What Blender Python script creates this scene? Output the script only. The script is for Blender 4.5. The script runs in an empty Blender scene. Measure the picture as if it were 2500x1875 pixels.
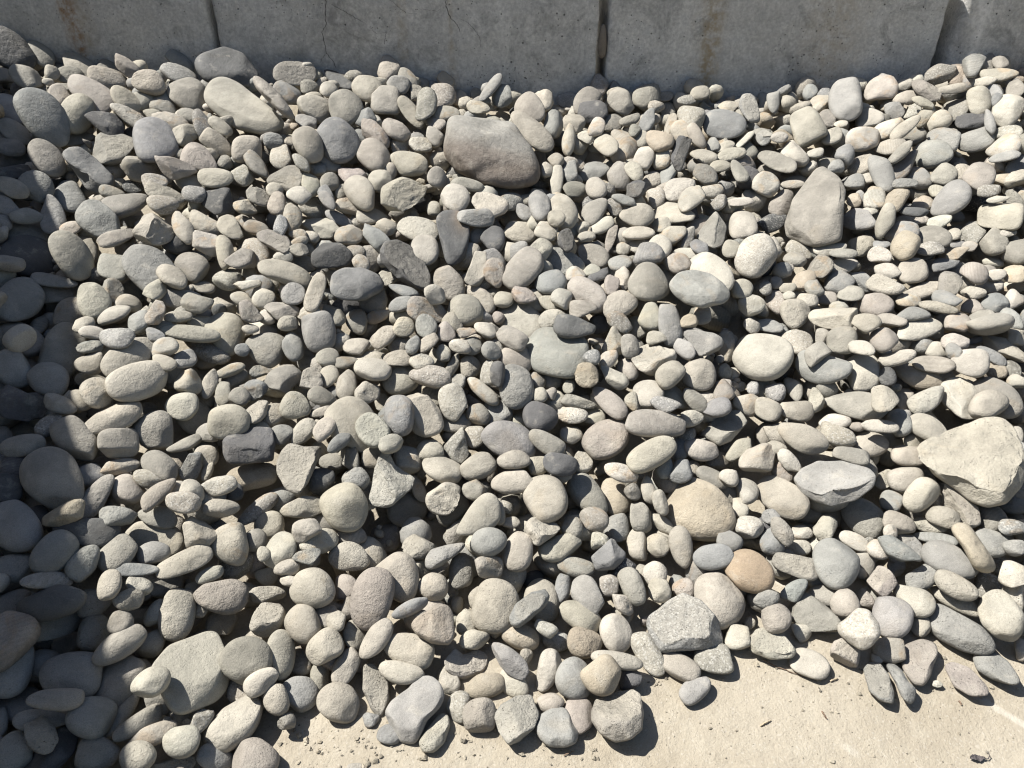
import bpy, bmesh, math, random
import numpy as np
from mathutils import Vector, Matrix

random.seed(7)
scene = bpy.context.scene
COL = scene.collection

# ---------------------------------------------------------------- camera, sky, sun, exposure
PITCH = math.radians(33.4)          # looking down
CAM_H = 1.60
F_PX = 1889.0                       # focal length in pixels of the 2500 px wide frame
cam_data = bpy.data.cameras.new("camera")
cam_data.sensor_width = 36.0
cam_data.lens = 36.0 * F_PX / 2500.0
cam_data.clip_start = 0.02
cam_data.clip_end = 600.0
cam = bpy.data.objects.new("camera", cam_data)
cam.location = (0, 0, CAM_H)
cam.rotation_euler = (math.pi / 2 - PITCH, 0, 0)
COL.objects.link(cam)
scene.camera = cam

SUN_ELEV = math.radians(55.0)
SUN_FROM = Vector((-1.0, 0.34, 0)).normalized()      # horizontal direction the light comes from
world = bpy.data.worlds.new("World")
scene.world = world
world.use_nodes = True
wn = world.node_tree
wn.nodes.clear()
w_out = wn.nodes.new("ShaderNodeOutputWorld")
w_bg = wn.nodes.new("ShaderNodeBackground")
w_sky = wn.nodes.new("ShaderNodeTexSky")
w_sky.sky_type = 'NISHITA'
w_sky.sun_disc = False
w_sky.sun_elevation = SUN_ELEV
w_sky.sun_rotation = math.atan2(SUN_FROM.x, SUN_FROM.y)
w_sky.air_density = 1.0
w_sky.dust_density = 1.2
w_sky.ozone_density = 0.6
w_bg.inputs['Strength'].default_value = 0.05
wn.links.new(w_sky.outputs['Color'], w_bg.inputs['Color'])
wn.links.new(w_bg.outputs['Background'], w_out.inputs['Surface'])

sun_data = bpy.data.lights.new("sun", 'SUN')
sun_data.energy = 5.0
sun_data.angle = math.radians(0.53)
sun_data.color = (1.0, 0.968, 0.908)
sun = bpy.data.objects.new("sun", sun_data)
sun_dir = Vector((SUN_FROM.x * math.cos(SUN_ELEV), SUN_FROM.y * math.cos(SUN_ELEV), math.sin(SUN_ELEV)))
sun.rotation_euler = sun_dir.to_track_quat('Z', 'Y').to_euler()
sun.location = sun_dir * 20
COL.objects.link(sun)

scene.view_settings.view_transform = 'Standard'
scene.view_settings.look = 'None'
scene.view_settings.exposure = 0.88
scene.view_settings.gamma = 1.0
scene.view_settings.use_curve_mapping = False
scene.cycles.filter_width = 1.15

# ---------------------------------------------------------------- geometry of the place
WALL_Y = 3.90          # front face of the back wall
BLOCK_H = 0.61
FX0, FX1, FY0, FY1, CELL = -3.5, 3.5, 0.2, 3.98, 0.01

def interp(x, xs, ys):
    return np.interp(x, xs, ys)

def toe_y(x):          # where the pile runs out on the ground
    return interp(x, [-3.5, -1.2, -0.7, -0.5, 0.0, 0.2, 0.4, 0.75, 1.1, 1.5, 3.5],
                  [0.25, 0.45, 0.80, 0.97, 1.00, 1.02, 1.16, 1.17, 1.16, 1.10, 0.9])

def crest_z(x):        # height of the pile against the wall
    return interp(x, [-3.5, -2.2, -1.5, -0.8, 0.0, 1.0, 1.7, 2.1, 2.5, 3.5],
                  [1.0, 0.96, 0.91, 0.87, 0.85, 0.83, 0.84, 0.90, 0.97, 1.0])

def pile_top(x, y):    # mean upper surface of the stones
    t = (y - toe_y(x)) / (WALL_Y - toe_y(x))
    t = np.clip(t, -0.2, 1.1)
    z = crest_z(x) * t
    z = z + 0.05 * np.clip(t / 0.05, 0, 1)
    z = z + 0.025 * np.sin(2.1 * x + 0.6) * np.sin(2.7 * y + 1.1) * np.clip(t * 4, 0, 1)
    return np.where(t < 0, -0.02, z)

# camera basis
CX = np.array([1.0, 0, 0])
CF = np.array([0, math.cos(PITCH), -math.sin(PITCH)])
CU = np.array([0, math.sin(PITCH), math.cos(PITCH)])
CAM = np.array([0, 0, CAM_H])

def ray(px, py):       # unit viewing direction of a surveyed position (photo pixels)
    d = CF + CX * (px - 1250.0) / F_PX - CU * (py - 937.5) / F_PX
    return d / np.linalg.norm(d)

def smoothnoise(rng, P, freq, n=10):
    k = rng.normal(size=(n, 3)); k /= np.linalg.norm(k, axis=1)[:, None]
    k *= freq * rng.uniform(0.6, 1.5, size=(n, 1))
    ph = rng.uniform(0, 6.28, n)
    return np.sin(P @ k.T + ph).sum(1) / math.sqrt(n)

# ---------------------------------------------------------------- node helpers and materials
class Nodes:
    def __init__(self, name):
        self.m = bpy.data.materials.new(name)
        self.m.use_nodes = True
        self.t = self.m.node_tree
        self.t.nodes.clear()
        self.out = self.n("ShaderNodeOutputMaterial")
        self.b = self.n("ShaderNodeBsdfPrincipled")
        self.l(self.b.outputs[0], self.out.inputs['Surface'])
    def n(self, typ, **kw):
        nd = self.t.nodes.new(typ)
        for k, v in kw.items():
            setattr(nd, k, v)
        return nd
    def l(self, a, b):
        self.t.links.new(a, b)
    def val(self, sock, v):
        if isinstance(v, bpy.types.NodeSocket): self.l(v, sock)
        else: sock.default_value = v
    def noise(self, vec, scale, detail=4.0, rough=0.55, dist=0.0):
        nd = self.n("ShaderNodeTexNoise")
        self.l(vec, nd.inputs['Vector'])
        nd.inputs['Scale'].default_value = scale
        nd.inputs['Detail'].default_value = detail
        nd.inputs['Roughness'].default_value = rough
        nd.inputs['Distortion'].default_value = dist
        return nd.outputs['Fac']
    def voro(self, vec, scale, feature='F1', rnd=1.0):
        nd = self.n("ShaderNodeTexVoronoi", feature=feature)
        self.l(vec, nd.inputs['Vector'])
        nd.inputs['Scale'].default_value = scale
        nd.inputs['Randomness'].default_value = rnd
        return nd.outputs['Distance']
    def ramp(self, fac, a, b, lo=0.0, hi=1.0):
        nd = self.n("ShaderNodeMapRange", interpolation_type='SMOOTHSTEP')
        self.val(nd.inputs['Value'], fac)
        nd.inputs['From Min'].default_value = a; nd.inputs['From Max'].default_value = b
        nd.inputs['To Min'].default_value = lo; nd.inputs['To Max'].default_value = hi
        return nd.outputs['Result']
    def math(self, op, a, b=0.0, c=0.0):
        nd = self.n("ShaderNodeMath", operation=op)
        self.val(nd.inputs[0], a); self.val(nd.inputs[1], b); self.val(nd.inputs[2], c)
        return nd.outputs[0]
    def mix(self, fac, a, b, blend='MIX'):
        nd = self.n("ShaderNodeMix", data_type='RGBA', blend_type=blend)
        self.val(nd.inputs[0], fac); self.val(nd.inputs[6], a); self.val(nd.inputs[7], b)
        return nd.outputs[2]
    def bump(self, h, strength, dist, prev=None):
        nd = self.n("ShaderNodeBump")
        self.val(nd.inputs['Height'], h); self.val(nd.inputs['Strength'], strength)
        nd.inputs['Distance'].default_value = dist
        if prev: self.l(prev, nd.inputs['Normal'])
        return nd.outputs['Normal']

def stone_material():
    N = Nodes("river stone")
    pos = N.n("ShaderNodeNewGeometry").outputs['Position']
    tint = N.n("ShaderNodeAttribute", attribute_name="tint").outputs['Color']
    surf = N.n("ShaderNodeAttribute", attribute_name="surf")       # x rough, y banding, z stone number
    sep = N.n("ShaderNodeSeparateXYZ"); N.l(surf.outputs['Vector'], sep.inputs[0])
    rough, band, num = sep.outputs[0], sep.outputs[1], sep.outputs[2]
    # every stone reads its own part of the noise
    off = N.n("ShaderNodeCombineXYZ")
    N.l(num, off.inputs[0]); N.l(N.math('MULTIPLY', num, 1.7), off.inputs[1]); N.l(N.math('MULTIPLY', num, -0.9), off.inputs[2])
    va = N.n("ShaderNodeVectorMath", operation='ADD'); N.l(pos, va.inputs[0]); N.l(off.outputs[0], va.inputs[1])
    p = va.outputs[0]
    mott = N.noise(p, 11.0, 5.0, 0.6, 0.4)
    mott2 = N.noise(p, 38.0, 4.0, 0.6)
    grain = N.noise(p, 420.0, 2.0, 0.6)
    col = N.mix(N.ramp(mott, 0.3, 0.72), N.mix(1.0, tint, (0.80, 0.79, 0.77, 1), 'MULTIPLY'), N.mix(1.0, tint, (1.14, 1.12, 1.09, 1), 'MULTIPLY'))
    stain = N.ramp(N.noise(p, 6.0, 3.0, 0.5, 1.0), 0.58, 0.75, 0.0, 0.45)
    col = N.mix(stain, col, N.mix(1.0, col, (1.04, 0.97, 0.87, 1), 'MULTIPLY'))
    col = N.mix(N.ramp(mott2, 0.56, 0.74, 0.0, 0.30), col, N.mix(1.0, col, (0.66, 0.66, 0.66, 1), 'MULTIPLY'))
    # dry pale dust caught in patches
    col = N.mix(N.ramp(N.noise(p, 22.0, 6.0, 0.65), 0.54, 0.70, 0.0, 0.38), col, (0.385, 0.358, 0.305, 1))
    # grain and dark pits
    col = N.mix(N.ramp(grain, 0.30, 0.70), N.mix(1.0, col, (0.86, 0.86, 0.86, 1), 'MULTIPLY'), N.mix(1.0, col, (1.10, 1.10, 1.10, 1), 'MULTIPLY'))
    pit = N.voro(p, 150.0)
    pitmask = N.math('MULTIPLY', N.ramp(pit, 0.22, 0.10), N.ramp(N.noise(p, 30.0, 2.0), 0.48, 0.62))
    col = N.mix(N.math('MULTIPLY', pitmask, N.math('MULTIPLY_ADD', rough, 0.55, 0.30)), col, N.mix(1.0, col, (0.42, 0.40, 0.38, 1), 'MULTIPLY'))
    # kinds of stone: granite specks, fine laminae, rusty patches
    hsh = lambda k: N.math('FRACT', N.math('MULTIPLY', num, k))
    vc = N.n('ShaderNodeTexVoronoi'); N.l(p, vc.inputs['Vector']); vc.inputs['Scale'].default_value = 260.0
    sc = N.n('ShaderNodeSeparateColor'); N.l(vc.outputs['Color'], sc.inputs[0])
    gran = N.ramp(hsh(5.77), 0.88, 0.92)
    col = N.mix(N.math('MULTIPLY', gran, N.ramp(sc.outputs[0], 0.72, 0.85, 0.0, 0.45)), col, N.mix(1.0, col, (0.55, 0.55, 0.55, 1), 'MULTIPLY'))
    col = N.mix(N.math('MULTIPLY', gran, N.ramp(sc.outputs[1], 0.76, 0.88, 0.0, 0.42)), col, (0.52, 0.505, 0.46, 1))
    lw = N.n("ShaderNodeTexWave", wave_type='BANDS', bands_direction='Z')
    rot = N.n("ShaderNodeVectorRotate", rotation_type='AXIS_ANGLE'); N.l(p, rot.inputs['Vector']); N.l(N.math('MULTIPLY', num, 2.3), rot.inputs['Angle'])
    rot.inputs['Axis'].default_value = (0.6, 0.7, 0.3)
    N.l(rot.outputs[0], lw.inputs['Vector']); lw.inputs['Scale'].default_value = 34.0; lw.inputs['Distortion'].default_value = 5.0; lw.inputs['Detail'].default_value = 3.0
    lam = N.math('MULTIPLY', N.ramp(hsh(2.91), 0.86, 0.90), N.ramp(lw.outputs['Fac'], 0.35, 0.8, 0.0, 0.30))
    col = N.mix(lam, col, N.mix(1.0, col, (0.66, 0.65, 0.63, 1), 'MULTIPLY'))
    rst = N.math('MULTIPLY', N.ramp(hsh(4.13), 0.74, 0.80), N.ramp(N.noise(p, 16.0, 5.0, 0.6, 0.8), 0.50, 0.68, 0.0, 0.55))
    col = N.mix(rst, col, N.mix(1.0, col, (1.02, 0.80, 0.58, 1), 'MULTIPLY'))
    # layered stones
    wv = N.n("ShaderNodeTexWave", wave_type='BANDS', bands_direction='DIAGONAL')
    N.l(p, wv.inputs['Vector']); wv.inputs['Scale'].default_value = 13.0; wv.inputs['Distortion'].default_value = 7.0
    wv.inputs['Detail'].default_value = 3.0; wv.inputs['Detail Scale'].default_value = 1.2
    col = N.mix(N.math('MULTIPLY', band, N.ramp(wv.outputs['Fac'], 0.25, 0.8, 0.0, 0.6)), col, N.mix(1.0, col, (1.16, 1.18, 1.20, 1), 'MULTIPLY'))
    # thin veins on a few stones
    vein = N.ramp(N.math('ABSOLUTE', N.math('SUBTRACT', N.noise(p, 7.0, 3.0, 0.5, 0.6), 0.5)), 0.0, 0.006, 1.0, 0.0)
    vein = N.math('MULTIPLY', vein, N.ramp(N.noise(p, 9.0, 2.0), 0.5, 0.6))
    col = N.mix(N.math('MULTIPLY', vein, N.math('GREATER_THAN', N.math('FRACT', N.math('MULTIPLY', num, 7.31)), 0.93)), col, N.mix(1.0, col, (0.72, 0.70, 0.67, 1), 'MULTIPLY'))
    N.l(col, N.b.inputs['Base Color'])
    N.l(N.ramp(hsh(8.3), 0.0, 1.0, 0.66, 0.95), N.b.inputs['Roughness'])
    N.b.inputs['Specular IOR Level'].default_value = 0.28
    b1 = N.bump(N.noise(p, 45.0, 6.0, 0.62), N.math('MULTIPLY_ADD', rough, 0.6, 0.34), 0.012)
    b2 = N.bump(N.noise(p, 230.0, 4.0, 0.65), N.math('MULTIPLY_ADD', rough, 0.5, 0.42), 0.0032, b1)
    b3 = N.bump(N.math('MULTIPLY', pitmask, -1.0), N.math('MULTIPLY_ADD', rough, 0.6, 0.4), 0.005, b2)
    N.l(b3, N.b.inputs['Normal'])
    return N.m

def ground_material():
    N = Nodes("dusty ground")
    pos = N.n("ShaderNodeNewGeometry").outputs['Position']
    a = N.noise(pos, 2.2, 6.0, 0.6, 0.3)
    b = N.noise(pos, 14.0, 6.0, 0.65)
    c = N.noise(pos, 300.0, 3.0, 0.6)
    col = N.mix(N.ramp(a, 0.3, 0.7), (0.382, 0.338, 0.267, 1), (0.458, 0.413, 0.338, 1))
    col = N.mix(N.ramp(b, 0.45, 0.72, 0.0, 0.5), col, (0.504, 0.462, 0.382, 1))
    col = N.mix(N.ramp(c, 0.3, 0.7, 0.0, 0.35), N.mix(1.0, col, (0.80, 0.79, 0.77, 1), 'MULTIPLY'), col)
    spk = N.ramp(N.voro(pos, 70.0), 0.16, 0.06)
    spk = N.math('MULTIPLY', spk, N.ramp(N.noise(pos, 9.0, 3.0), 0.45, 0.65))
    col = N.mix(N.math('MULTIPLY', spk, 0.6), col, (0.17, 0.15, 0.125, 1))
    stn = N.ramp(N.noise(pos, 3.7, 5.0, 0.62, 1.5), 0.55, 0.72, 0.0, 0.45)
    col = N.mix(stn, col, N.mix(1.0, col, (0.82, 0.80, 0.77, 1), 'MULTIPLY'))
    agg = N.n('ShaderNodeTexVoronoi'); N.l(pos, agg.inputs['Vector']); agg.inputs['Scale'].default_value = 240.0
    aggv = N.n('ShaderNodeSeparateColor'); N.l(agg.outputs['Color'], aggv.inputs[0])
    col = N.mix(N.ramp(aggv.outputs[0], 0.84, 0.97, 0.0, 0.25), col, N.mix(1.0, col, (0.74, 0.73, 0.72, 1), 'MULTIPLY'))
    col = N.mix(N.ramp(aggv.outputs[1], 0.90, 0.99, 0.0, 0.18), col, (0.588, 0.554, 0.496, 1))
    # faint scuff lines dragged across the slab
    wv = N.n("ShaderNodeTexWave", wave_type='BANDS', bands_direction='DIAGONAL')
    N.l(pos, wv.inputs['Vector']); wv.inputs['Scale'].default_value = 1.3; wv.inputs['Distortion'].default_value = 1.2; wv.inputs['Detail'].default_value = 2.0
    scuff = N.math('MULTIPLY', N.ramp(wv.outputs['Fac'], 0.985, 1.0), N.ramp(N.noise(pos, 5.0, 3.0), 0.5, 0.65, 0.0, 0.5))
    col = N.mix(scuff, col, (0.554, 0.521, 0.454, 1))
    N.l(col, N.b.inputs['Base Color'])
    N.b.inputs['Roughness'].default_value = 0.95
    N.b.inputs['Specular IOR Level'].default_value = 0.15
    n1 = N.bump(N.noise(pos, 18.0, 7.0, 0.65), 0.45, 0.022)
    n2 = N.bump(N.noise(pos, 190.0, 5.0, 0.7), 0.7, 0.0045, n1)
    N.l(n2, N.b.inputs['Normal'])
    return N.m

def plain_material(name, c, rough=0.9, scale=60.0, var=0.3):
    N = Nodes(name)
    pos = N.n("ShaderNodeNewGeometry").outputs['Position']
    f = N.ramp(N.noise(pos, scale, 5.0, 0.6), 0.3, 0.7)
    col = N.mix(f, tuple(x * (1 - var) for x in c) + (1,), tuple(x * (1 + var) for x in c) + (1,))
    N.l(col, N.b.inputs['Base Color'])
    N.b.inputs['Roughness'].default_value = rough
    N.l(N.bump(N.noise(pos, scale * 2, 4.0, 0.6), 0.4, 0.004), N.b.inputs['Normal'])
    return N.m

def concrete_material(name, stains):
    """weathered precast concrete; stains: (x, width, strength, colour) of streaks running down the face, object space"""
    N = Nodes(name)
    tc = N.n("ShaderNodeTexCoord").outputs['Object']
    pos = N.n("ShaderNodeNewGeometry").outputs['Position']
    big = N.noise(pos, 1.7, 5.0, 0.6, 0.5)
    mid = N.noise(pos, 9.0, 7.0, 0.66, 0.3)
    fine = N.noise(pos, 70.0, 6.0, 0.7)
    col = N.mix(N.ramp(big, 0.3, 0.7), (0.49, 0.48, 0.455, 1), (0.63, 0.618, 0.585, 1))
    col = N.mix(N.ramp(mid, 0.42, 0.66, 0.0, 0.65), col, (0.70, 0.685, 0.645, 1))
    col = N.mix(N.ramp(N.noise(pos, 5.0, 6.0, 0.7, 1.2), 0.50, 0.66, 0.0, 0.62), col, (0.29, 0.285, 0.27, 1))
    col = N.mix(N.ramp(fine, 0.3, 0.72, 0.0, 1.0), N.mix(1.0, col, (0.78, 0.78, 0.78, 1), 'MULTIPLY'), N.mix(1.0, col, (1.14, 1.14, 1.13, 1), 'MULTIPLY'))
    sepx = N.n("ShaderNodeSeparateXYZ"); N.l(tc, sepx.inputs[0])
    mp = N.n("ShaderNodeMapping"); N.l(tc, mp.inputs['Vector']); mp.inputs['Scale'].default_value = (1.0, 1.0, 0.16)
    for (sx, sw, ss, sc) in stains:
        wob = N.math('MULTIPLY_ADD', N.noise(mp.outputs[0], 9.0, 4.0, 0.6), 0.16, -0.08)
        d = N.math('ABSOLUTE', N.math('SUBTRACT', N.math('ADD', sepx.outputs[0], wob), sx))
        m = N.math('MULTIPLY', N.ramp(d, sw, 0.0), N.ramp(N.noise(tc, 24.0, 5.0, 0.65), 0.30, 0.66))
        col = N.mix(N.math('MULTIPLY', m, ss), col, sc)
    air = N.math('MULTIPLY', N.ramp(N.voro(pos, 55.0), 0.17, 0.09), N.ramp(N.noise(pos, 8.0, 2.0), 0.50, 0.62))
    air2 = N.math('MULTIPLY', N.ramp(N.voro(pos, 24.0), 0.11, 0.07), N.ramp(N.noise(pos, 5.0, 2.0), 0.45, 0.55))
    holes = N.math('MAXIMUM', air, air2)
    col = N.mix(N.math('MULTIPLY', holes, 0.85), col, (0.050, 0.048, 0.045, 1))
    N.l(col, N.b.inputs['Base Color'])
    N.b.inputs['Roughness'].default_value = 0.93
    N.b.inputs['Specular IOR Level'].default_value = 0.2
    n1 = N.bump(N.noise(pos, 26.0, 8.0, 0.72), 0.7, 0.014)
    n2 = N.bump(N.noise(pos, 160.0, 5.0, 0.7), 0.7, 0.004, n1)
    n3 = N.bump(N.math('MULTIPLY', holes, -1.0), 0.9, 0.004, n2)
    N.l(n3, N.b.inputs['Normal'])
    return N.m

MAT_STONE = stone_material()
MAT_GROUND = ground_material()

# ---------------------------------------------------------------- object helpers
def tag(o, label=None, cat=None, group=None, kind=None):
    if label: o['label'] = label
    if cat: o['category'] = cat
    if group: o['group'] = group
    if kind: o['kind'] = kind
    return o

def mesh_tris(name, V, T, smooth=True):
    me = bpy.data.meshes.new(name)
    nv, nt = len(V), len(T)
    me.vertices.add(nv)
    me.vertices.foreach_set("co", np.asarray(V, dtype=np.float32).ravel())
    me.loops.add(nt * 3)
    me.loops.foreach_set("vertex_index", np.asarray(T, dtype=np.int32).ravel())
    me.polygons.add(nt)
    me.polygons.foreach_set("loop_start", np.arange(0, nt * 3, 3, dtype=np.int32))
    me.polygons.foreach_set("use_smooth", np.full(nt, smooth))
    me.update(calc_edges=True)
    return me

def set_attrs(me, tint, surf):
    a = me.attributes.new("tint", 'FLOAT_COLOR', 'POINT')
    a.data.foreach_set("color", np.column_stack([tint, np.ones(len(tint))]).astype(np.float32).ravel())
    b = me.attributes.new("surf", 'FLOAT_VECTOR', 'POINT')
    b.data.foreach_set("vector", np.asarray(surf, dtype=np.float32).ravel())

def link(name, me, mat, loc=(0, 0, 0), parent=None):
    o = bpy.data.objects.new(name, me)
    if mat: me.materials.append(mat)
    o.location = loc
    o.parent = parent
    COL.objects.link(o)
    return o

# ---------------------------------------------------------------- ground and the packed dirt under the stones
def grid_mesh(name, xs, ys, zf):
    X, Y = np.meshgrid(xs, ys)
    Z = zf(X, Y)
    V = np.column_stack([X.ravel(), Y.ravel(), Z.ravel()])
    nx, ny = len(xs), len(ys)
    i = (np.arange(ny - 1)[:, None] * nx + np.arange(nx - 1)[None, :]).ravel()
    T = np.concatenate([np.column_stack([i, i + 1, i + nx + 1]), np.column_stack([i, i + nx + 1, i + nx])])
    return mesh_tris(name, V, T)

def ground_z(X, Y):
    near = np.exp(-((X / 4) ** 4)) * np.exp(-(((Y - 1.0) / 3) ** 4))
    return near * (0.004 * np.sin(3.1 * X + 1.3 * Y) + 0.003 * np.sin(7.3 * X - 4.1 * Y + 1.0) + 0.002 * np.sin(17 * X + 13 * Y))
gx = np.concatenate([[-300, -100, -30, -10, -5], np.linspace(-3.5, 3.5, 141), [5, 10, 30, 100, 300]])
gy = np.concatenate([[-300, -100, -30, -10, -3], np.linspace(-1.0, 4.2, 105), [8, 30, 100, 300]])
tag(link("ground", grid_mesh("ground", gx, gy, ground_z), MAT_GROUND), kind="structure")

CORE_DROP = 0.21
def core_z(X, Y):
    z = pile_top(X, Y) - CORE_DROP + 0.012 * np.sin(9 * X + 3 * Y) * np.sin(8 * Y - 2 * X)
    edge = np.clip((X + 3.45) / 0.4, 0, 1) * np.clip((3.45 - X) / 0.4, 0, 1)
    return np.maximum(z * edge, -0.03)
tag(link("dirt_mound", grid_mesh("dirt_mound", np.linspace(-3.45, 3.45, 231), np.linspace(0.25, WALL_Y - 0.004, 122), core_z), MAT_GROUND), kind="structure")
# ---------------------------------------------------------------- concrete block walls
CRACK = plain_material("crack shadow", (0.055, 0.052, 0.048), 0.95, 80.0, 0.2)

def block_mesh(name, w, h, d, seed, rough_left=0.0, rough_right=0.0, step=0.012):
    """precast block, front face at y=0 looking to -y, origin at the bottom left front corner"""
    rng = np.random.default_rng(seed)
    nx, nz = int(w / step) + 1, int(h / step) + 1
    xs, zs = np.linspace(0, w, nx), np.linspace(0, h, nz)
    X, Z = np.meshgrid(xs, zs)
    P = np.column_stack([X.ravel(), np.full(X.size, seed * 1.37), Z.ravel()])
    n1 = smoothnoise(rng, P, 5.0).reshape(X.shape); n2 = smoothnoise(rng, P, 22.0).reshape(X.shape)
    n3 = smoothnoise(rng, P, 70.0).reshape(X.shape)
    y = 0.0025 * n1 + 0.0012 * n2 + 0.0007 * n3
    def edge(dist, width, depth, extra):
        width = width * (1 + 0.25 * n2 + 0.15 * n3) + extra * np.clip(0.35 + 0.5 * n1 + 0.5 * n2, 0, None)
        t = np.clip(1 - dist / np.maximum(width, 0.004), 0, 1)
        return (depth + extra * 0.9) * (t ** 1.6) * (1 + 0.18 * n3)
    y = y + edge(X, 0.008, 0.008, rough_left) + edge(w - X, 0.008, 0.008, rough_right)
    y = y + edge(Z, 0.016, 0.014, 0) + edge(h - Z, 0.018, 0.016, 0)
    # ragged outline
    jx = np.where(X < 1e-6, 1.0, 0) * np.abs(0.003 * n2 + 0.002 * n3) - np.where(X > w - 1e-6, 1.0, 0) * np.abs(0.003 * n2 + 0.002 * n3)
    F = np.column_stack([(X + jx).ravel(), y.ravel(), Z.ravel()])
    i = (np.arange(nz - 1)[:, None] * nx + np.arange(nx - 1)[None, :]).ravel()
    T = [np.column_stack([i, i + 1, i + nx + 1]), np.column_stack([i, i + nx + 1, i + nx])]
    ring = np.concatenate([np.arange(nx), np.arange(1, nz) * nx + nx - 1, (nz - 1) * nx + np.arange(nx - 2, -1, -1), np.arange(nz - 2, 0, -1) * nx])
    B = F[ring].copy(); B[:, 1] = d
    k = len(F); m = len(ring)
    j = np.arange(m); j2 = (j + 1) % m
    T += [np.column_stack([ring[j], k + j, ring[j2]]), np.column_stack([ring[j2], k + j, k + j2])]
    c = len(F) + m
    T += [np.column_stack([k + j, np.full(m, c), k + j2])]
    V = np.concatenate([F, B, [[w / 2, d, h / 2]]])
    me = mesh_tris(name, V, np.concatenate(T))
    return me, (xs, zs, y)

RUST = (0.30, 0.175, 0.085, 1)
OCHRE = (0.33, 0.245, 0.13, 1)
GREY = (0.19, 0.185, 0.175, 1)

def crack(block, surf, pts, width):
    """thin dark ribbon following a crack path on a block face (block space x,z), dipping into the face at both ends"""
    xs, zs, yy = surf
    rng = np.random.default_rng(int(pts[0][0] * 1000))
    path = []
    for (a, b) in zip(pts[:-1], pts[1:]):
        n = max(2, int(math.dist(a, b) / 0.006))
        for q in range(n):
            t = q / n
            path.append((a[0] + (b[0] - a[0]) * t + rng.normal(0, 0.0016), a[1] + (b[1] - a[1]) * t + rng.normal(0, 0.0012)))
    path.append(pts[-1])
    V, T = [], []
    for q, (px, pz) in enumerate(path):
        ix = int(np.clip(np.searchsorted(xs, px), 1, len(xs) - 1)); iz = int(np.clip(np.searchsorted(zs, pz), 1, len(zs) - 1))
        y0 = float(yy[iz - 1:iz + 1, ix - 1:ix + 1].min()) - 0.0007
        wd = width * (0.25 + 0.75 * math.sin(math.pi * min(1, max(0.0, (q + 0.3) / len(path)))) ** 0.5) * rng.uniform(0.6, 1.3) / 2
        V += [(px - wd, y0, pz), (px + wd, y0, pz + 0.0004)]
        if q:
            k = 2 * q
            T += [(k - 2, k - 1, k + 1), (k - 2, k + 1, k)]
    link("crack", mesh_tris("crack", np.array(V), np.array(T), False), CRACK, parent=block)

def make_block(x, y, z, w, h, d, seed, label, stains=(), rotz=0.0, rl=0.0, rr=0.0, group=None, step=0.012):
    me, surf = block_mesh("concrete_block", w, h, d, seed, rl, rr, step)
    o = link("concrete_block", me, concrete_material("weathered concrete", stains), (x, y, z))
    o.rotation_euler = (0, 0, rotz)
    tag(o, label, "concrete block", group)
    return o, surf

WG = "precast blocks of the back wall"
J1, J2, J3 = -1.385, 0.425, 2.03
Z1 = BLOCK_H
up = BLOCK_H - 0.006
b1, s1 = make_block(J1 - 0.013 - 1.81, WALL_Y, Z1, 1.81, up, 0.6, 11, "grey concrete wall block with a single narrow rust streak at the shaded corner",
                    [(1.17, 0.045, 1.0, RUST), (1.23, 0.10, 0.45, OCHRE), (0.6, 0.2, 0.35, GREY)], group=WG)
b2, s2 = make_block(J1 + 0.013, WALL_Y + 0.008, Z1, J2 - 0.022 - J1 - 0.013, up, 0.6, 12, "grey concrete wall block crossed by two branching hairline cracks",
                    [(0.85, 0.05, 0.35, OCHRE), (1.08, 0.03, 0.45, OCHRE), (0.55, 0.25, 0.5, GREY)], group=WG)
b3, s3 = make_block(J2 + 0.022, WALL_Y + 0.002, Z1, J3 - 0.03 - J2 - 0.022, up, 0.6, 13, "tan-stained concrete wall block with a wide ochre streak beside the pebble-wedged joint",
                    [(0.47, 0.085, 0.85, OCHRE), (1.05, 0.20, 0.4, OCHRE), (0.8, 0.3, 0.3, GREY)], rr=0.012, group=WG)
b4, s4 = make_block(J3 + 0.03, WALL_Y - 0.02, Z1, 1.81, up, 0.62, 14, "concrete wall block with a crumbling chipped edge and spall scars painted white as if sunlit",
                    [(0.09, 0.05, 1.0, (0.82, 0.80, 0.76, 1)), (0.5, 0.3, 0.3, OCHRE)], rl=0.032, group=WG)  # white streak: pale spall with the sun catching it, painted into the colour
# cracks, in block space
cx = lambda px: (px - 1250) / F_PX * 3.66 - (J1 + 0.013)
cz = lambda py: 1.165 - py / 488.0 * 0.97 * 1.0 - Z1
for path, wd in [
    ([(811, -30), (813, 20), (808, 50), (806, 75), (795, 90), (796, 120), (798, 138), (812, 155), (817, 172)], 0.0032),
    ([(798, 136), (785, 150), (780, 158)], 0.0022),
    ([(812, 40), (826, 33), (850, 45), (880, 62), (900, 72)], 0.0022),
    ([(1097, -30), (1096, 10), (1094, 38), (1104, 60), (1118, 74), (1124, 90)], 0.0032),
    ([(1094, 36), (1070, 46), (1040, 42)], 0.0022), ([(1030, 52), (1000, 50), (985, 40), (963, 22)], 0.0016),
    ([(1125, 62), (1145, 70), (1160, 84), (1172, 100), (1174, 125)], 0.0018), ([(910, 80), (925, 95), (948, 90), (940, 118)], 0.0016)]:
    crack(b2, s2, [(cx(p[0]), cz(p[1])) for p in path], wd)
for i, (x, w, what) in enumerate([(-3.6, 1.3, "at the shaded corner"), (-2.28, 1.79, "below the rust-streaked block"), (-0.47, 1.79, "below the cracked block"), (1.34, 1.79, "below the ochre-streaked block")]):
    make_block(x, WALL_Y + 0.004, 0.0, w, BLOCK_H - 0.004, 0.6, 30 + i,
               "concrete block of the bottom course buried behind the stones " + what, group="buried bottom course of the back wall", step=0.05)
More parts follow.
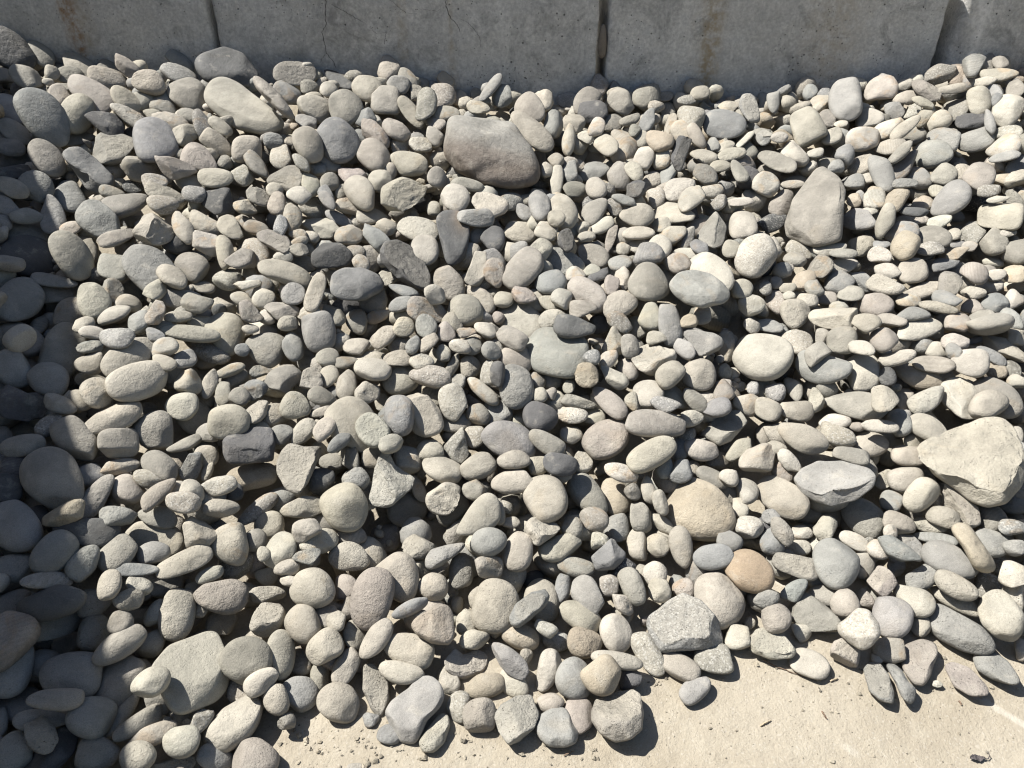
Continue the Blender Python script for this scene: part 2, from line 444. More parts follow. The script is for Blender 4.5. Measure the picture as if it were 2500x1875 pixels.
# the side wall of the bay, left of the pile; its shadow lies over the corner
sx0, sy0, sx1, sy1 = -1.66, 0.55, -2.76, 3.86
ang = math.atan2(sy1 - sy0, sx1 - sx0)
ln = math.dist((sx0, sy0), (sx1, sy1))
for c in range(3):
    n = 2
    for i in range(-1, n):
        t = i * (ln / n)
        # front face of the block looks into the bay
        ax, ay = sx0 + math.cos(ang) * t, sy0 + math.sin(ang) * t
        make_block(ax, ay, c * BLOCK_H, ln / n - 0.02, BLOCK_H - 0.005, 0.6, 50 + c * 5 + i,
                   "%s course concrete block of the shading side wall, %s" % (("bottom", "middle", "top")[c], ("at its open end", "in its middle", "next to the back wall")[i + 1]), rotz=ang, group="side wall of the bay", step=0.04)
# ---------------------------------------------------------------- survey of the pile
# every stone: x,y,length,width,tilt,colour+shape[+layer]; read in 3.4x enlargements of the survey photograph,
# whose upper left corners are given below.  colour: b beige w cream g grey d slate k blue-grey t taupe p pinkish o ochre
# shape: r rounded f flat l long s slab q boxy a angular j broken;  layer: 0 below its neighbours, 2 on top of them
TILES = {'A': (0, 0), 'B': (600, 0), 'C': (1200, 0), 'D': (1850, 0),
         'E': (0, 460), 'F': (600, 460), 'G': (1200, 460), 'H': (1850, 460),
         'I': (0, 920), 'J': (600, 920), 'K': (1200, 920), 'L': (1850, 920),
         'M': (0, 1387), 'N': (600, 1387), 'O': (1200, 1387), 'P': (1850, 1387)}
SURVEY = {
'A': """90,420,380,290,30,dr 335,445,240,160,35,tr 215,640,250,180,20,tr 20,630,130,170,90,tr 670,540,310,190,20,br
580,620,200,130,-10,tr0 890,660,300,190,10,br 755,775,370,230,28,pr 1050,555,230,130,30,pa 1235,680,260,200,0,br
1500,515,240,130,35,ga 1490,620,280,140,15,gr0 1560,775,310,270,15,tr 370,970,500,330,52,kr 640,940,340,250,-65,br
500,800,200,150,50,wr 430,740,340,110,-20,tj0 870,1020,300,190,10,da 1040,830,260,170,30,br 1070,960,310,130,28,wl
950,1215,380,270,-25,tj 1280,1150,350,340,70,kr 1420,1030,290,170,20,ba0 1270,950,140,90,0,br0 1540,1120,210,170,-20,ba
1830,1050,210,110,35,bl2 1800,1190,270,160,35,br 1660,1320,290,230,20,pr 2050,1240,240,230,0,bq 1450,1400,340,190,20,pa
1150,1400,260,210,20,ta 390,1310,330,230,50,tr 120,1090,270,160,30,gr 90,1220,210,150,0,gr 100,905,290,200,40,gr
130,1330,260,110,-15,gl0 640,1150,260,100,-15,tl0 120,1430,240,110,-15,dr 90,1555,270,160,15,tr 310,1540,250,220,30,gr0
960,1420,170,140,-30,wr0 1285,1500,200,120,-5,wr 1790,1475,280,160,-5,br 2010,1455,180,180,0,ba 2130,1370,260,130,50,tl
930,1600,200,110,10,tl 1100,1560,150,110,20,dr0 1370,1610,320,140,15,br 1590,1530,290,170,10,br0 180,760,150,130,0,dj0
990,1520,100,80,0,br0 1870,1350,120,120,45,tr 1200,840,160,150,0,tr0 1370,850,200,190,20,tr0 880,520,170,160,0,tr0
600,1470,90,90,0,tr0 1570,960,170,110,0,tr0 1680,1030,230,130,70,gl0 430,610,120,130,20,br 400,680,90,60,0,wr""",
'B': """410,610,350,190,-5,tf 775,660,270,110,25,da2 690,745,150,130,0,wr 530,725,150,120,0,tr 340,780,240,180,30,gr
570,895,290,210,20,br 830,890,290,280,60,tr 1010,735,260,210,10,br 1185,575,180,200,30,br2 1265,700,190,150,10,ga
1350,660,200,120,60,tr0 1160,830,240,230,0,tq 1650,560,150,120,35,oa2 1580,635,170,130,20,ka 1635,790,210,220,70,pr
1500,870,280,170,100,ta2 1770,775,140,130,0,br 1925,785,120,110,0,tq2 2035,730,280,90,-50,gl2 2130,800,190,170,-40,gr
1930,895,200,110,15,ba 1660,940,240,120,0,br 1370,930,300,130,50,bf 1415,770,110,120,0,tj0 990,990,150,180,60,ka
525,1200,300,230,60,br 760,1165,360,330,40,kr 1070,1110,300,160,40,pr 1250,1080,250,150,25,pr 980,1140,170,90,30,kl0
1060,1285,280,240,40,pr 1350,1360,320,200,5,br 1290,1200,190,160,90,wa0 1450,1200,180,150,-20,wj 1560,1130,170,130,40,wr
1575,1030,170,110,15,pr 290,1310,210,180,80,ba 230,1170,150,120,0,kr0 330,1490,300,220,-10,tj 540,1530,200,150,80,br
695,1510,160,160,0,tr 880,1460,230,150,20,pa0 1120,1500,200,200,45,br 960,1600,310,230,50,br 1310,1600,400,260,-30,bj
1590,1480,190,160,60,tr 1840,1530,280,100,12,tl 1740,1640,240,230,30,wr 670,1610,150,120,40,ka 800,1600,110,140,0,br0
500,1010,180,120,20,ga 680,1350,190,150,30,gr0 460,1350,180,100,35,tl 1520,1590,100,140,0,dr0 1425,1140,120,80,0,gr
370,1170,100,70,0,br 240,1580,140,130,0,br 600,1400,130,110,20,ka0 1040,890,90,90,0,tr0""",
'C': """890,700,160,150,45,pr2 655,720,210,130,0,gf 330,735,150,110,0,or0 445,830,170,140,80,br 320,905,260,230,45,pr
330,1090,440,190,40,bl 515,1030,230,160,90,gr 685,1030,190,160,0,br 640,1160,260,110,95,bl 875,1060,170,125,-60,wr2
780,1140,140,110,0,wa 950,1200,220,160,30,br 1100,1180,290,180,60,br 1390,1170,240,170,25,or 1265,1310,200,160,110,wr
1080,840,240,190,30,ta 1285,815,230,225,0,tq2 1145,720,170,140,-20,ba 1020,720,110,100,0,ka 1330,700,140,80,-20,br
1440,765,150,80,0,bf 1450,900,170,110,50,tr0 1300,1000,210,120,-60,ka 1150,1000,180,90,-20,tl 1010,1020,170,130,0,tr0
840,930,230,170,0,da0 1480,1040,200,80,-65,bs 1650,975,230,180,15,bq 1590,1110,240,160,50,bf 1700,1130,230,110,60,bl
1935,1030,350,230,10,kr 1620,830,160,80,0,tr 1730,770,160,110,0,br 1970,890,190,110,-10,ba 2150,900,260,150,60,gj
2080,960,130,100,0,ta0 1560,1270,280,130,-70,dj2 1760,1300,230,120,15,br 1990,1280,240,110,-10,bl 1900,1380,180,100,0,bl
2050,1420,210,110,60,tl 1780,1450,220,150,35,tr 1560,1560,270,190,-25,wr 1460,1450,210,120,-60,gr 1330,1510,180,150,-50,br
1190,1420,190,130,45,br2 1060,1470,240,200,60,ta 1200,1570,180,140,-10,dj 870,1560,180,180,0,wr 540,1500,270,110,95,wl
655,1430,200,150,-50,ga 535,1330,140,120,0,br 465,1410,110,130,0,br 850,1420,250,140,-10,gr0 690,1570,180,120,0,tr0
1830,1590,190,120,0,wr 2100,1160,190,60,-40,wl 1840,1200,110,120,0,gr 1940,1220,160,90,-20,br 1405,1310,150,170,0,wa0
2150,1040,110,90,0,wr 1190,1085,100,110,0,tr 1240,1160,130,140,0,br0 390,1330,120,140,0,tr0 780,830,160,240,50,tf0""",
'D': """725,830,345,255,85,gr 1020,735,260,210,-10,wr 1210,705,150,100,-15,wr 1515,610,240,160,-5,ta 1650,630,120,150,0,or0
1780,535,190,170,-50,ga2 1815,420,120,100,0,br 1910,510,120,150,0,tr 2055,425,140,170,0,br 2010,520,140,100,50,tl
2000,625,280,110,12,bl 1745,680,100,130,0,gr 1880,680,180,80,0,wl 1610,740,260,80,0,bl 1395,755,270,130,35,pj2
1230,810,200,110,0,br 1370,850,190,70,35,bl2 1840,840,250,170,80,br 2070,920,260,230,-70,wr 2140,740,140,160,0,ta
1770,1000,230,130,10,da 1655,910,190,160,0,ta0 1925,1010,210,80,80,gl2 1505,1005,190,160,-30,br 1385,965,190,110,-50,bl
1225,1060,270,110,-35,bl 1090,1060,220,130,-25,wr0 930,980,220,170,-5,wr 1130,920,180,150,30,ga 1280,925,150,100,-25,wa
870,1155,260,200,5,wr 410,1050,310,260,70,bq 510,860,190,130,-15,ba0 580,985,160,130,60,tr 690,1030,110,60,0,wr
610,1130,170,140,0,br 730,1290,170,160,60,kr 1100,1220,250,130,-10,br 1190,1265,230,100,-40,tl2 1220,1370,290,130,-55,tr
1030,1430,330,170,70,gl 860,1370,200,140,-25,br0 1445,1280,310,230,0,gr 1540,1150,260,180,25,gr 1805,1165,280,190,-10,gr
2040,1220,260,190,-15,wr 2075,1105,220,130,10,br 2050,1300,230,80,-5,gl2 2160,1370,190,140,-50,kf 1840,1460,240,220,25,pr
1550,1450,180,180,-55,tr 1690,1430,160,130,0,br0 1340,1480,210,160,20,gr0 1215,1520,210,80,5,gl 2090,1490,240,110,15,ol
1500,1580,150,100,0,br 70,1525,220,190,30,wr 290,1530,190,70,5,bl2 310,1290,240,200,30,wa 160,1340,330,140,25,tf
800,1510,160,140,0,ga 900,1480,160,90,0,wr0 650,1380,130,110,0,ga 60,1140,150,130,0,gj 180,1140,140,90,0,wr
480,1270,130,80,0,wr 1945,790,150,160,0,gr0 1980,830,90,110,0,kr0 230,760,170,170,0,br 130,850,170,110,90,gr 60,840,150,140,20,ga
435,770,120,140,0,kr 1120,860,180,110,0,tr0 1920,1580,170,110,0,ta 2120,1620,130,110,0,gr 560,780,120,90,0,kr0""",
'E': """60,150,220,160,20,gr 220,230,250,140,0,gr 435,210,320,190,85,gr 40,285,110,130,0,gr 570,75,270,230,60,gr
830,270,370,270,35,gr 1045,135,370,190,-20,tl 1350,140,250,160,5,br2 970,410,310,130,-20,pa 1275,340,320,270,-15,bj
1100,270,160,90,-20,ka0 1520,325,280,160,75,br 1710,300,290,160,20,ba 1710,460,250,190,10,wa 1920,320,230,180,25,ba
2110,320,220,110,20,tr0 600,550,430,270,60,tr 730,500,220,150,70,br0 590,330,180,110,-25,br 250,560,430,340,15,dr
210,380,380,170,10,tr0 330,310,150,120,0,tr0 940,650,230,220,8,tq 1270,690,520,340,47,gr 1430,730,260,170,35,br2
1590,645,260,240,30,tr 1300,840,200,150,-50,wa2 1500,920,330,170,5,tr 1640,950,260,180,-5,ta2 1290,1035,220,140,-75,ba2
1480,1065,220,100,-5,bl 1160,1110,200,170,-30,ga 1580,1205,470,140,5,bl2 1885,1205,360,300,70,br 1740,1370,330,150,20,tl
1360,1320,230,160,-25,wr 1285,1220,160,110,20,kr 780,925,300,250,75,br 945,1045,280,130,-30,wl 1070,950,190,130,10,br0
590,1030,290,220,-35,tr0 160,930,400,320,-50,gr 445,880,270,160,5,tr0 450,770,340,110,8,gs 200,1240,360,220,40,tr
320,1140,170,110,-50,tr0 510,1380,520,290,110,tr0 100,1500,340,260,60,gr 400,1578,310,280,20,gr 770,1195,210,110,8,wr
975,1245,270,170,-5,gr 745,1310,200,120,0,gj 1080,1390,440,240,-35,br0 750,1460,230,190,-20,br 1145,1600,480,310,-18,wr
1360,1450,200,130,20,br 1530,1420,200,150,-20,ga 1565,1608,225,230,0,br 1910,1510,250,100,-20,bl 1740,1622,260,120,-70,br
2000,580,250,180,10,ta2 1870,530,290,140,80,bl 1890,760,240,180,-10,wr 2060,695,140,120,0,ba 2060,800,220,90,-15,wa
1690,820,190,100,5,br 2080,1030,230,170,25,tj 2020,930,200,120,30,wr0 1660,1110,210,100,5,br0 930,850,170,200,0,tj0
700,1140,170,130,-30,br0 2010,1340,120,110,0,kr 780,1610,260,130,20,br0 1805,115,260,220,-20,da 2040,150,200,140,20,bj
1610,50,190,140,0,gr 50,720,180,140,0,gr0 2080,1170,140,90,0,wr 1350,1140,180,80,10,tr0 2040,1200,120,60,-20,wr""",
'F': """110,70,220,140,20,tj 255,120,150,190,0,br 445,60,210,160,0,wr 680,100,180,100,50,gl2 870,150,230,130,15,br0
2020,140,310,210,25,wj 575,160,240,170,20,br0 390,240,240,160,80,br 290,310,170,110,-70,ka 90,330,210,120,15,tr
640,330,330,170,0,wa 860,390,240,160,5,br2 770,250,240,100,25,kl 1050,230,240,140,5,br0 1170,320,170,150,-20,ba
1075,400,270,150,45,ka 1430,340,350,210,15,wr 1490,510,260,230,80,wr 1910,240,310,160,5,ga 1950,380,190,130,-20,tr0
2050,420,190,200,0,dr0 720,570,330,260,15,da 330,700,450,190,18,bl 580,860,340,140,-70,bs2 395,875,200,190,0,gf
150,920,190,180,0,wr 460,620,220,150,10,br0 960,620,160,130,30,wr 910,525,150,100,0,tr0 1180,740,160,130,0,wj0
1310,850,260,100,20,kl 1290,960,220,130,-25,gr 1570,880,180,170,0,wa 1690,790,310,230,60,pr 1920,660,300,170,100,ba2
1950,910,300,180,55,br 1830,1010,300,260,15,tr 1510,1030,330,210,15,tj0 1500,1140,200,180,90,gr 1720,1115,180,140,40,br
1310,1150,190,170,0,br 1660,1200,170,160,40,pr 1150,1230,250,150,-45,br2 925,1110,220,180,70,tr 730,1050,220,150,30,br
610,1190,340,270,80,gr 390,1310,250,170,70,gr 450,1230,210,130,55,br0 300,1020,290,150,0,ta 350,1120,170,130,0,br
530,1050,190,90,-25,bj 1100,1060,210,110,-20,br 920,1310,220,150,10,ba 680,1400,190,150,-10,br 830,1440,200,100,-10,tr
1055,1500,310,190,8,wr 1260,1410,240,140,-5,br 1460,1440,210,150,-5,wr 1530,1560,350,190,8,pr 1285,1590,270,230,0,br0
835,1630,260,170,90,br 690,1560,200,160,-70,br 545,1580,190,190,0,pj 315,1590,310,220,-15,ta 130,1520,190,110,0,kj
1780,1310,190,120,10,wr2 1860,1310,190,140,0,tr0 1860,1480,190,180,60,br 1720,1470,220,90,-60,tl 2050,1530,230,210,90,ta
2040,1350,180,150,30,gr 1990,1170,200,120,20,wr 1835,1200,170,90,0,pj 1510,1280,200,110,-40,br 1390,1300,170,110,-60,gr
1280,1290,180,180,0,tr0 1770,1600,120,130,0,gj 1640,1370,150,130,50,wa 1590,1420,170,140,90,br0 1100,1370,150,120,0,da0
1920,1630,160,100,30,wr0 500,1420,170,170,0,gr0 2060,700,230,160,90,pr0 2070,590,220,130,40,gl0 1560,170,120,130,0,br
165,1330,330,300,20,tr 80,530,210,220,0,br0 230,430,280,160,20,tj 440,450,170,90,-30,bl 440,510,180,110,0,tj 310,560,160,100,0,wr
430,380,150,90,0,br""",
'G': """160,110,190,140,0,gr0 270,200,180,110,40,gr0 400,140,260,180,80,gr 595,190,300,230,75,br 540,250,150,140,0,br2
855,180,260,180,-50,tr 1020,160,170,110,60,tr 1100,95,210,90,8,ga2 1210,220,290,200,10,br 1520,210,330,180,10,br
1650,80,240,170,-30,br2 1370,80,170,150,80,br 920,310,210,120,-25,wr 1220,370,270,110,0,bl 1410,300,160,130,0,br
1510,380,230,150,-25,bf 235,365,270,180,8,br 455,350,190,150,15,bq 615,430,200,140,95,dj 225,510,160,120,-20,ga0
410,510,200,200,0,br 260,670,400,260,-45,tr 840,560,280,200,20,tf 600,610,340,190,25,gf0 985,420,250,80,-70,pj2
1090,500,120,110,0,wa 1300,540,250,190,0,ga 1070,620,200,130,-10,gr 1210,480,130,130,0,wr0 1400,480,180,170,40,wr0
1620,410,200,110,-60,tr0 2090,300,230,240,0,wr 1730,490,180,110,30,kr 1990,500,150,150,0,br 2193,555,380,310,-60,wr
1995,660,160,130,90,oj0 1310,790,345,320,40,tr 1820,700,380,260,40,wr0 1540,620,230,180,25,pr 1630,540,220,90,0,wr0
1095,750,200,130,75,wa 1000,800,170,130,90,pa 890,725,190,90,-20,da 700,710,170,130,0,wa 830,680,150,110,0,wr
490,780,270,200,-10,kr 800,880,380,230,35,pr 590,910,190,170,40,wr 490,950,190,140,20,br0 270,890,220,150,20,pr
100,920,170,150,-30,br 760,1000,230,160,-5,pq 1065,960,300,220,-25,br 1310,1070,240,200,70,br 1480,1130,360,190,80,gr
1640,1100,150,120,0,oa 1750,1050,150,130,90,wr0 1740,1270,330,220,30,ga 1600,1330,210,140,40,gr2
1060,1110,230,150,45,tr 1200,1160,180,160,50,br0 1010,1270,250,190,90,ba 1150,1310,210,150,80,tr 890,1130,150,150,0,da0
690,1155,350,200,10,dr2 540,1360,500,370,15,gr0 230,1100,410,330,60,wr0 170,1240,270,170,30,tr2 510,1080,250,160,-10,wr
210,1410,290,240,40,pr 205,1640,380,290,80,gr 50,1540,220,130,90,dr 40,1330,170,120,90,tr 790,1550,210,200,90,oj
1010,1560,280,150,40,wa 970,1420,200,140,-40,wr 1120,1510,190,150,60,pr0 1350,1410,360,270,-20,wj 1480,1540,260,200,-40,br
1720,1545,280,270,0,br 1850,1500,220,150,90,gr0 1950,1310,270,150,85,ba 1980,1545,170,110,-15,wr 1920,1630,140,100,0,pr
2080,840,180,180,0,br 2160,970,220,190,0,wr 2160,1140,140,140,0,wa 830,1400,140,120,0,kr0 900,1320,150,130,90,pr0
1370,1240,170,120,0,br 1890,120,150,110,-40,tl 2070,110,210,70,0,wr 760,330,110,110,0,wj 790,400,150,90,0,wa
380,1610,160,130,90,tr0 1460,740,120,170,60,wr0""",
'H': """205,110,240,180,115,pr 130,280,230,150,-25,da 970,75,190,170,90,wa 1150,90,220,160,-50,or 800,100,120,120,0,oa
850,90,140,80,90,gr0 1365,130,170,140,0,or 1600,95,340,240,-40,gr 1290,195,230,80,12,dl2 1290,255,240,80,8,wl
1060,270,300,140,-75,bl 840,255,290,180,5,ga 930,190,130,70,0,wr 1510,280,190,110,-10,wr 2010,230,330,220,8,bq
1995,90,170,60,0,wr2 2120,110,190,130,60,tr 1780,380,210,200,90,ta 1960,440,230,210,90,tr 2150,530,230,210,0,tr
1190,370,250,180,0,gr0 1460,400,280,180,15,tr 1220,475,240,210,-60,or 1430,500,220,120,5,tr2 1630,545,230,100,-10,oa
1560,620,210,110,-10,ka 1620,380,130,100,0,br 600,500,260,120,-5,wr 710,540,220,80,5,tl2 860,480,220,170,-10,br
1030,470,140,70,10,kr 350,510,230,140,30,br 310,590,190,120,15,tr 510,650,230,190,-10,tj 705,640,240,130,5,wr
900,640,150,150,0,pj0 1015,555,190,140,20,wr 1140,580,170,130,90,br0 1080,690,220,140,15,wr 1290,680,230,210,0,br
1455,680,170,160,90,wf0 1590,790,220,200,70,tj 1690,750,170,160,0,wr0 1800,700,220,170,25,pr 370,770,230,150,-25,or
680,780,240,200,10,gr 870,770,220,130,50,ga 770,870,210,130,0,tr2 470,830,160,150,0,ta 1060,800,300,160,15,wj
980,960,280,190,10,pr 1250,930,190,120,5,wr 1370,850,300,120,-15,ba0 1290,1040,260,120,0,gr2 1500,985,300,90,15,bl
1570,910,230,120,15,kr 1790,865,190,110,5,wr 1970,950,200,170,15,kr 2120,920,160,150,90,wr0 1780,980,170,130,0,pa
1860,1100,220,190,-20,ta 1660,1110,200,170,0,pr 2110,1090,220,140,40,gr 2030,1120,150,150,0,wj0 310,1040,250,240,90,br
620,1070,380,200,10,ba 160,940,210,160,50,pr0 100,1140,220,110,10,gf 900,1120,230,170,15,br 1110,1090,240,100,12,pr2
1340,1160,340,190,-12,wr 1045,1260,220,210,0,pr 860,1320,220,120,15,wr2 700,1260,240,230,0,tr 530,1250,180,110,-80,ta
330,1270,260,200,30,br 480,1370,220,150,-40,ta2 540,1490,440,270,10,gr 880,1520,290,250,70,wr0 1160,1410,290,120,-15,wl
1460,1460,320,140,8,bf2 1330,1560,370,190,20,or0 1760,1450,280,240,0,wr 1940,1390,260,100,35,kl 2040,1320,380,150,30,ba
1640,1270,210,140,0,wa 1500,1340,180,130,0,wr0 1630,1350,150,130,90,ga 1980,1520,160,120,0,or 2100,1520,170,140,90,tr0
1080,1560,160,130,90,dr 2150,1600,150,120,0,wr 2150,1230,160,130,90,bj 1830,1250,180,60,-20,kl 410,930,180,120,0,wr
570,910,170,120,0,pr 250,670,100,100,0,tr 700,930,90,100,0,kr 260,890,100,80,0,wr 250,830,140,90,0,br 60,830,120,110,90,tr
150,780,110,100,90,tr 1920,810,190,110,0,wr0 2090,830,230,100,0,wr0 1980,720,150,100,0,wr 2130,710,190,150,0,or
1370,560,150,70,0,tr 1665,465,120,60,0,kr 1760,480,120,90,0,wr 2080,370,120,70,0,wr 1850,560,150,110,0,wa0 820,1010,140,110,90,wr0
35,1398,480,390,10,wr""",
'I': """805,130,260,240,60,br 680,200,200,160,15,br0 500,230,260,150,20,tr 170,250,370,260,30,dj 300,190,220,120,0,dj
930,350,500,210,-22,bl 1160,320,270,140,-40,tl0 1300,460,340,320,60,tr 985,550,310,250,0,tq 630,520,420,270,50,tr
190,570,330,180,-10,tr 410,400,240,150,-40,tr 30,490,170,130,90,gr 445,850,560,420,60,tr 170,760,280,230,0,dr0
1510,245,260,240,0,wr2 1620,320,300,270,60,tr0 1900,370,330,290,0,br 1540,560,300,110,-20,tr 1330,740,320,210,40,tr
1000,745,300,130,-10,br 1050,940,270,230,60,wr 1230,850,250,150,25,br 1310,965,350,150,-45,br2 1590,740,250,160,-75,kj2
1700,660,200,170,0,br0 1725,780,180,90,-60,br 1600,950,220,170,40,wr 1820,905,290,160,-10,wa2 1835,1090,300,160,0,br
1520,1040,280,190,20,br 1310,1160,310,180,15,tr 790,1000,440,190,-55,tr 750,820,240,190,0,kr0 980,1160,290,170,10,gr
1290,1340,430,250,20,bf0 1640,1290,290,260,60,ba 1900,1400,360,300,80,br 1270,1460,260,190,-15,gr2 970,1470,330,260,-45,tr
1530,1540,460,190,-22,br 1130,1600,350,110,5,ks 690,1540,320,220,-60,gr 450,1460,390,290,-50,kr 120,1240,460,340,60,gr
110,1590,290,240,0,gr 720,1290,460,220,8,dr0 500,1180,220,100,-15,ga 300,1180,210,180,90,dr0 60,930,260,200,90,dr0
1740,1640,230,120,-20,wr 1960,1560,260,240,0,tr0 1960,960,120,150,20,dr0 2110,1360,200,180,0,tr0 1730,460,180,150,0,tr0
1855,140,190,120,-80,tr0 1990,160,180,160,0,ta 2010,210,90,70,0,bj0""",
'J': """85,110,190,180,0,kj 100,290,230,150,-40,bj 415,250,250,240,30,br2 255,320,210,190,0,br0 630,160,230,160,10,tr
635,285,200,80,-15,br 475,455,260,160,-45,wr2 650,430,230,150,-50,br 305,480,180,170,0,gr 900,400,460,360,50,br0
1050,440,300,250,50,wf2 1280,320,345,250,82,kr2 1470,310,400,280,60,ba 1720,210,310,230,75,wr2 1970,120,330,120,40,wl
1010,130,210,190,0,wj 775,545,230,120,-40,kl 1205,555,210,160,-10,wr2 1350,690,230,220,0,br0 1530,610,210,170,0,br0
1740,580,290,210,75,ta 1630,770,350,210,20,br 1930,740,310,220,-15,br 830,1085,410,370,60,br 920,835,230,190,15,gr
1640,1010,290,270,0,wj2 1720,1110,280,180,-40,tr0 1940,1170,440,270,-40,br 1340,1100,310,270,0,tr0 1430,930,240,110,65,br
480,1080,360,190,10,ba 505,1270,240,190,-15,wa2 610,1370,290,190,-20,br0 290,1440,310,240,115,br 860,1490,340,240,12,wr
510,1500,240,140,-10,gj2 340,1590,210,140,-15,br 1155,1335,260,240,0,tr 1430,1410,270,210,-5,tj 2020,1370,300,240,-5,gr
2020,1580,240,190,0,bj 1900,940,210,180,0,ta 720,700,200,130,0,tr0 630,870,210,200,90,dr0 1080,670,220,160,0,br0
870,680,210,130,90,tr0 195,1230,240,235,0,br 870,1320,240,150,0,tr0 1450,1590,150,150,0,bj0 150,1470,130,110,90,wr
1130,210,140,110,90,br0 1740,380,250,150,0,tr0 1930,310,190,170,0,tr0 2090,300,230,210,0,gf0 1900,500,180,170,0,br0
2160,1080,110,110,0,br0 100,1100,390,140,-38,tl 40,830,420,210,-10,or""",
'K': """150,525,470,310,25,gr 400,340,300,250,20,dr 660,320,280,140,5,wr 720,210,300,110,10,tj 980,210,360,170,42,pr
1170,215,180,120,70,br 1300,140,260,230,0,wr 1440,235,260,130,15,gr 1520,180,240,160,40,br0 1365,390,490,230,5,tr2
1690,190,230,130,50,tr0 1870,260,240,160,-20,kr2 1670,340,180,140,-15,wr 2120,225,230,190,20,br 950,515,400,310,-30,pr
455,550,330,170,28,tr 660,480,190,150,20,wr 185,685,280,160,0,pr 1330,640,440,230,-30,br 570,730,290,190,10,dr2
750,710,190,190,0,wj 1075,795,290,150,20,wr 180,870,370,200,-5,br 450,1010,400,355,70,br 800,980,410,250,45,tr
1020,990,290,230,65,or0 1570,790,220,190,-40,kr 1740,610,290,180,10,wr 2050,600,260,140,-35,br 1830,840,280,150,25,tr
1730,1110,590,490,20,or 1400,1045,220,120,75,wr2 1300,940,240,120,75,wr 1175,955,150,130,45,tr 1240,1170,260,180,80,ta
1420,1220,240,120,40,br 1575,1410,350,190,80,pr2 1205,1390,280,170,80,br 1380,1400,210,200,0,ba 220,1450,330,250,105,br
570,1420,370,210,-15,br 850,1180,250,200,20,tr 1840,1495,330,210,-10,kr2 1975,1370,210,180,20,gr 2142,1612,410,340,15,xr
2120,950,220,190,90,wr 2060,1085,180,130,65,wr 2140,1250,230,190,0,wr 700,1580,320,160,10,tr 160,1210,160,100,0,wr
40,1120,220,150,90,br 160,1070,160,160,0,br0 1040,1250,220,200,90,gr0 900,1360,150,150,0,ba 1880,690,200,150,0,tr0
1970,840,160,150,0,wr 1430,740,200,140,90,gr0 1540,600,190,170,0,kr0 380,740,170,150,0,br0 850,330,180,140,0,br0
670,1250,170,170,0,tr0 1780,1410,200,90,0,wr0 640,80,120,100,90,wr 400,150,130,130,0,br 490,140,100,100,0,tr0
1930,110,190,170,90,pr 2040,80,140,100,0,wr 2170,90,120,100,90,gr""",
'L': """145,130,170,160,0,gr 305,100,220,130,70,wr 480,190,210,140,80,bj 320,275,280,180,10,br 80,270,230,180,25,br
800,230,500,220,10,ta0 1030,185,230,220,40,bj2 1200,190,200,170,90,ba 1410,190,310,180,-35,wr 1690,180,390,270,55,wa
1980,165,430,270,35,tr 1420,430,340,200,35,br 1180,380,230,180,70,gr 1015,410,290,110,5,wr2 370,505,420,230,25,br
660,490,300,170,20,br 940,560,270,210,-5,br 775,655,290,140,10,tq 1250,650,260,180,0,br 200,1000,450,290,32,br
870,1160,390,280,40,tr 260,700,240,130,55,wa2 205,800,210,150,55,pr 150,590,180,120,0,br 10,690,330,240,-30,ba
420,690,230,130,10,br0 1115,1030,190,180,0,gr 1230,860,280,220,-10,br 1350,980,320,220,-50,br 1660,1080,400,230,45,pj
1540,1160,260,170,15,br2 1420,1230,260,120,8,br 1170,1220,260,180,25,br 1050,850,180,170,0,wj 560,1260,230,190,90,ba
200,1280,260,150,55,tr2 120,1370,240,200,90,kr 370,1290,170,120,0,wr 330,1420,210,140,-5,wr 500,1420,190,180,0,wa0
655,1547,420,360,80,gr 820,1370,280,130,25,wr 1170,1440,360,160,28,ka2 1260,1400,280,150,45,gr0 1470,1340,340,100,5,gl
1590,1520,430,260,25,gr 1940,1370,270,210,40,gr 310,1570,370,190,10,tj 1150,1580,170,140,90,ga 1930,1170,230,220,0,tr0
2120,1250,200,130,0,kr0 2140,490,160,110,90,wr 2170,590,130,100,90,gr 2150,870,250,150,90,tj0 2090,980,200,120,0,br0
110,1160,150,130,0,gr 1100,1300,150,110,90,wr 1000,1440,180,150,40,wr 2130,1420,170,140,0,gr 1310,540,160,140,0,br0
1260,420,150,130,0,wr0 830,415,140,80,0,pr 640,370,250,130,-5,wr 2120,1070,200,130,0,kr0""",
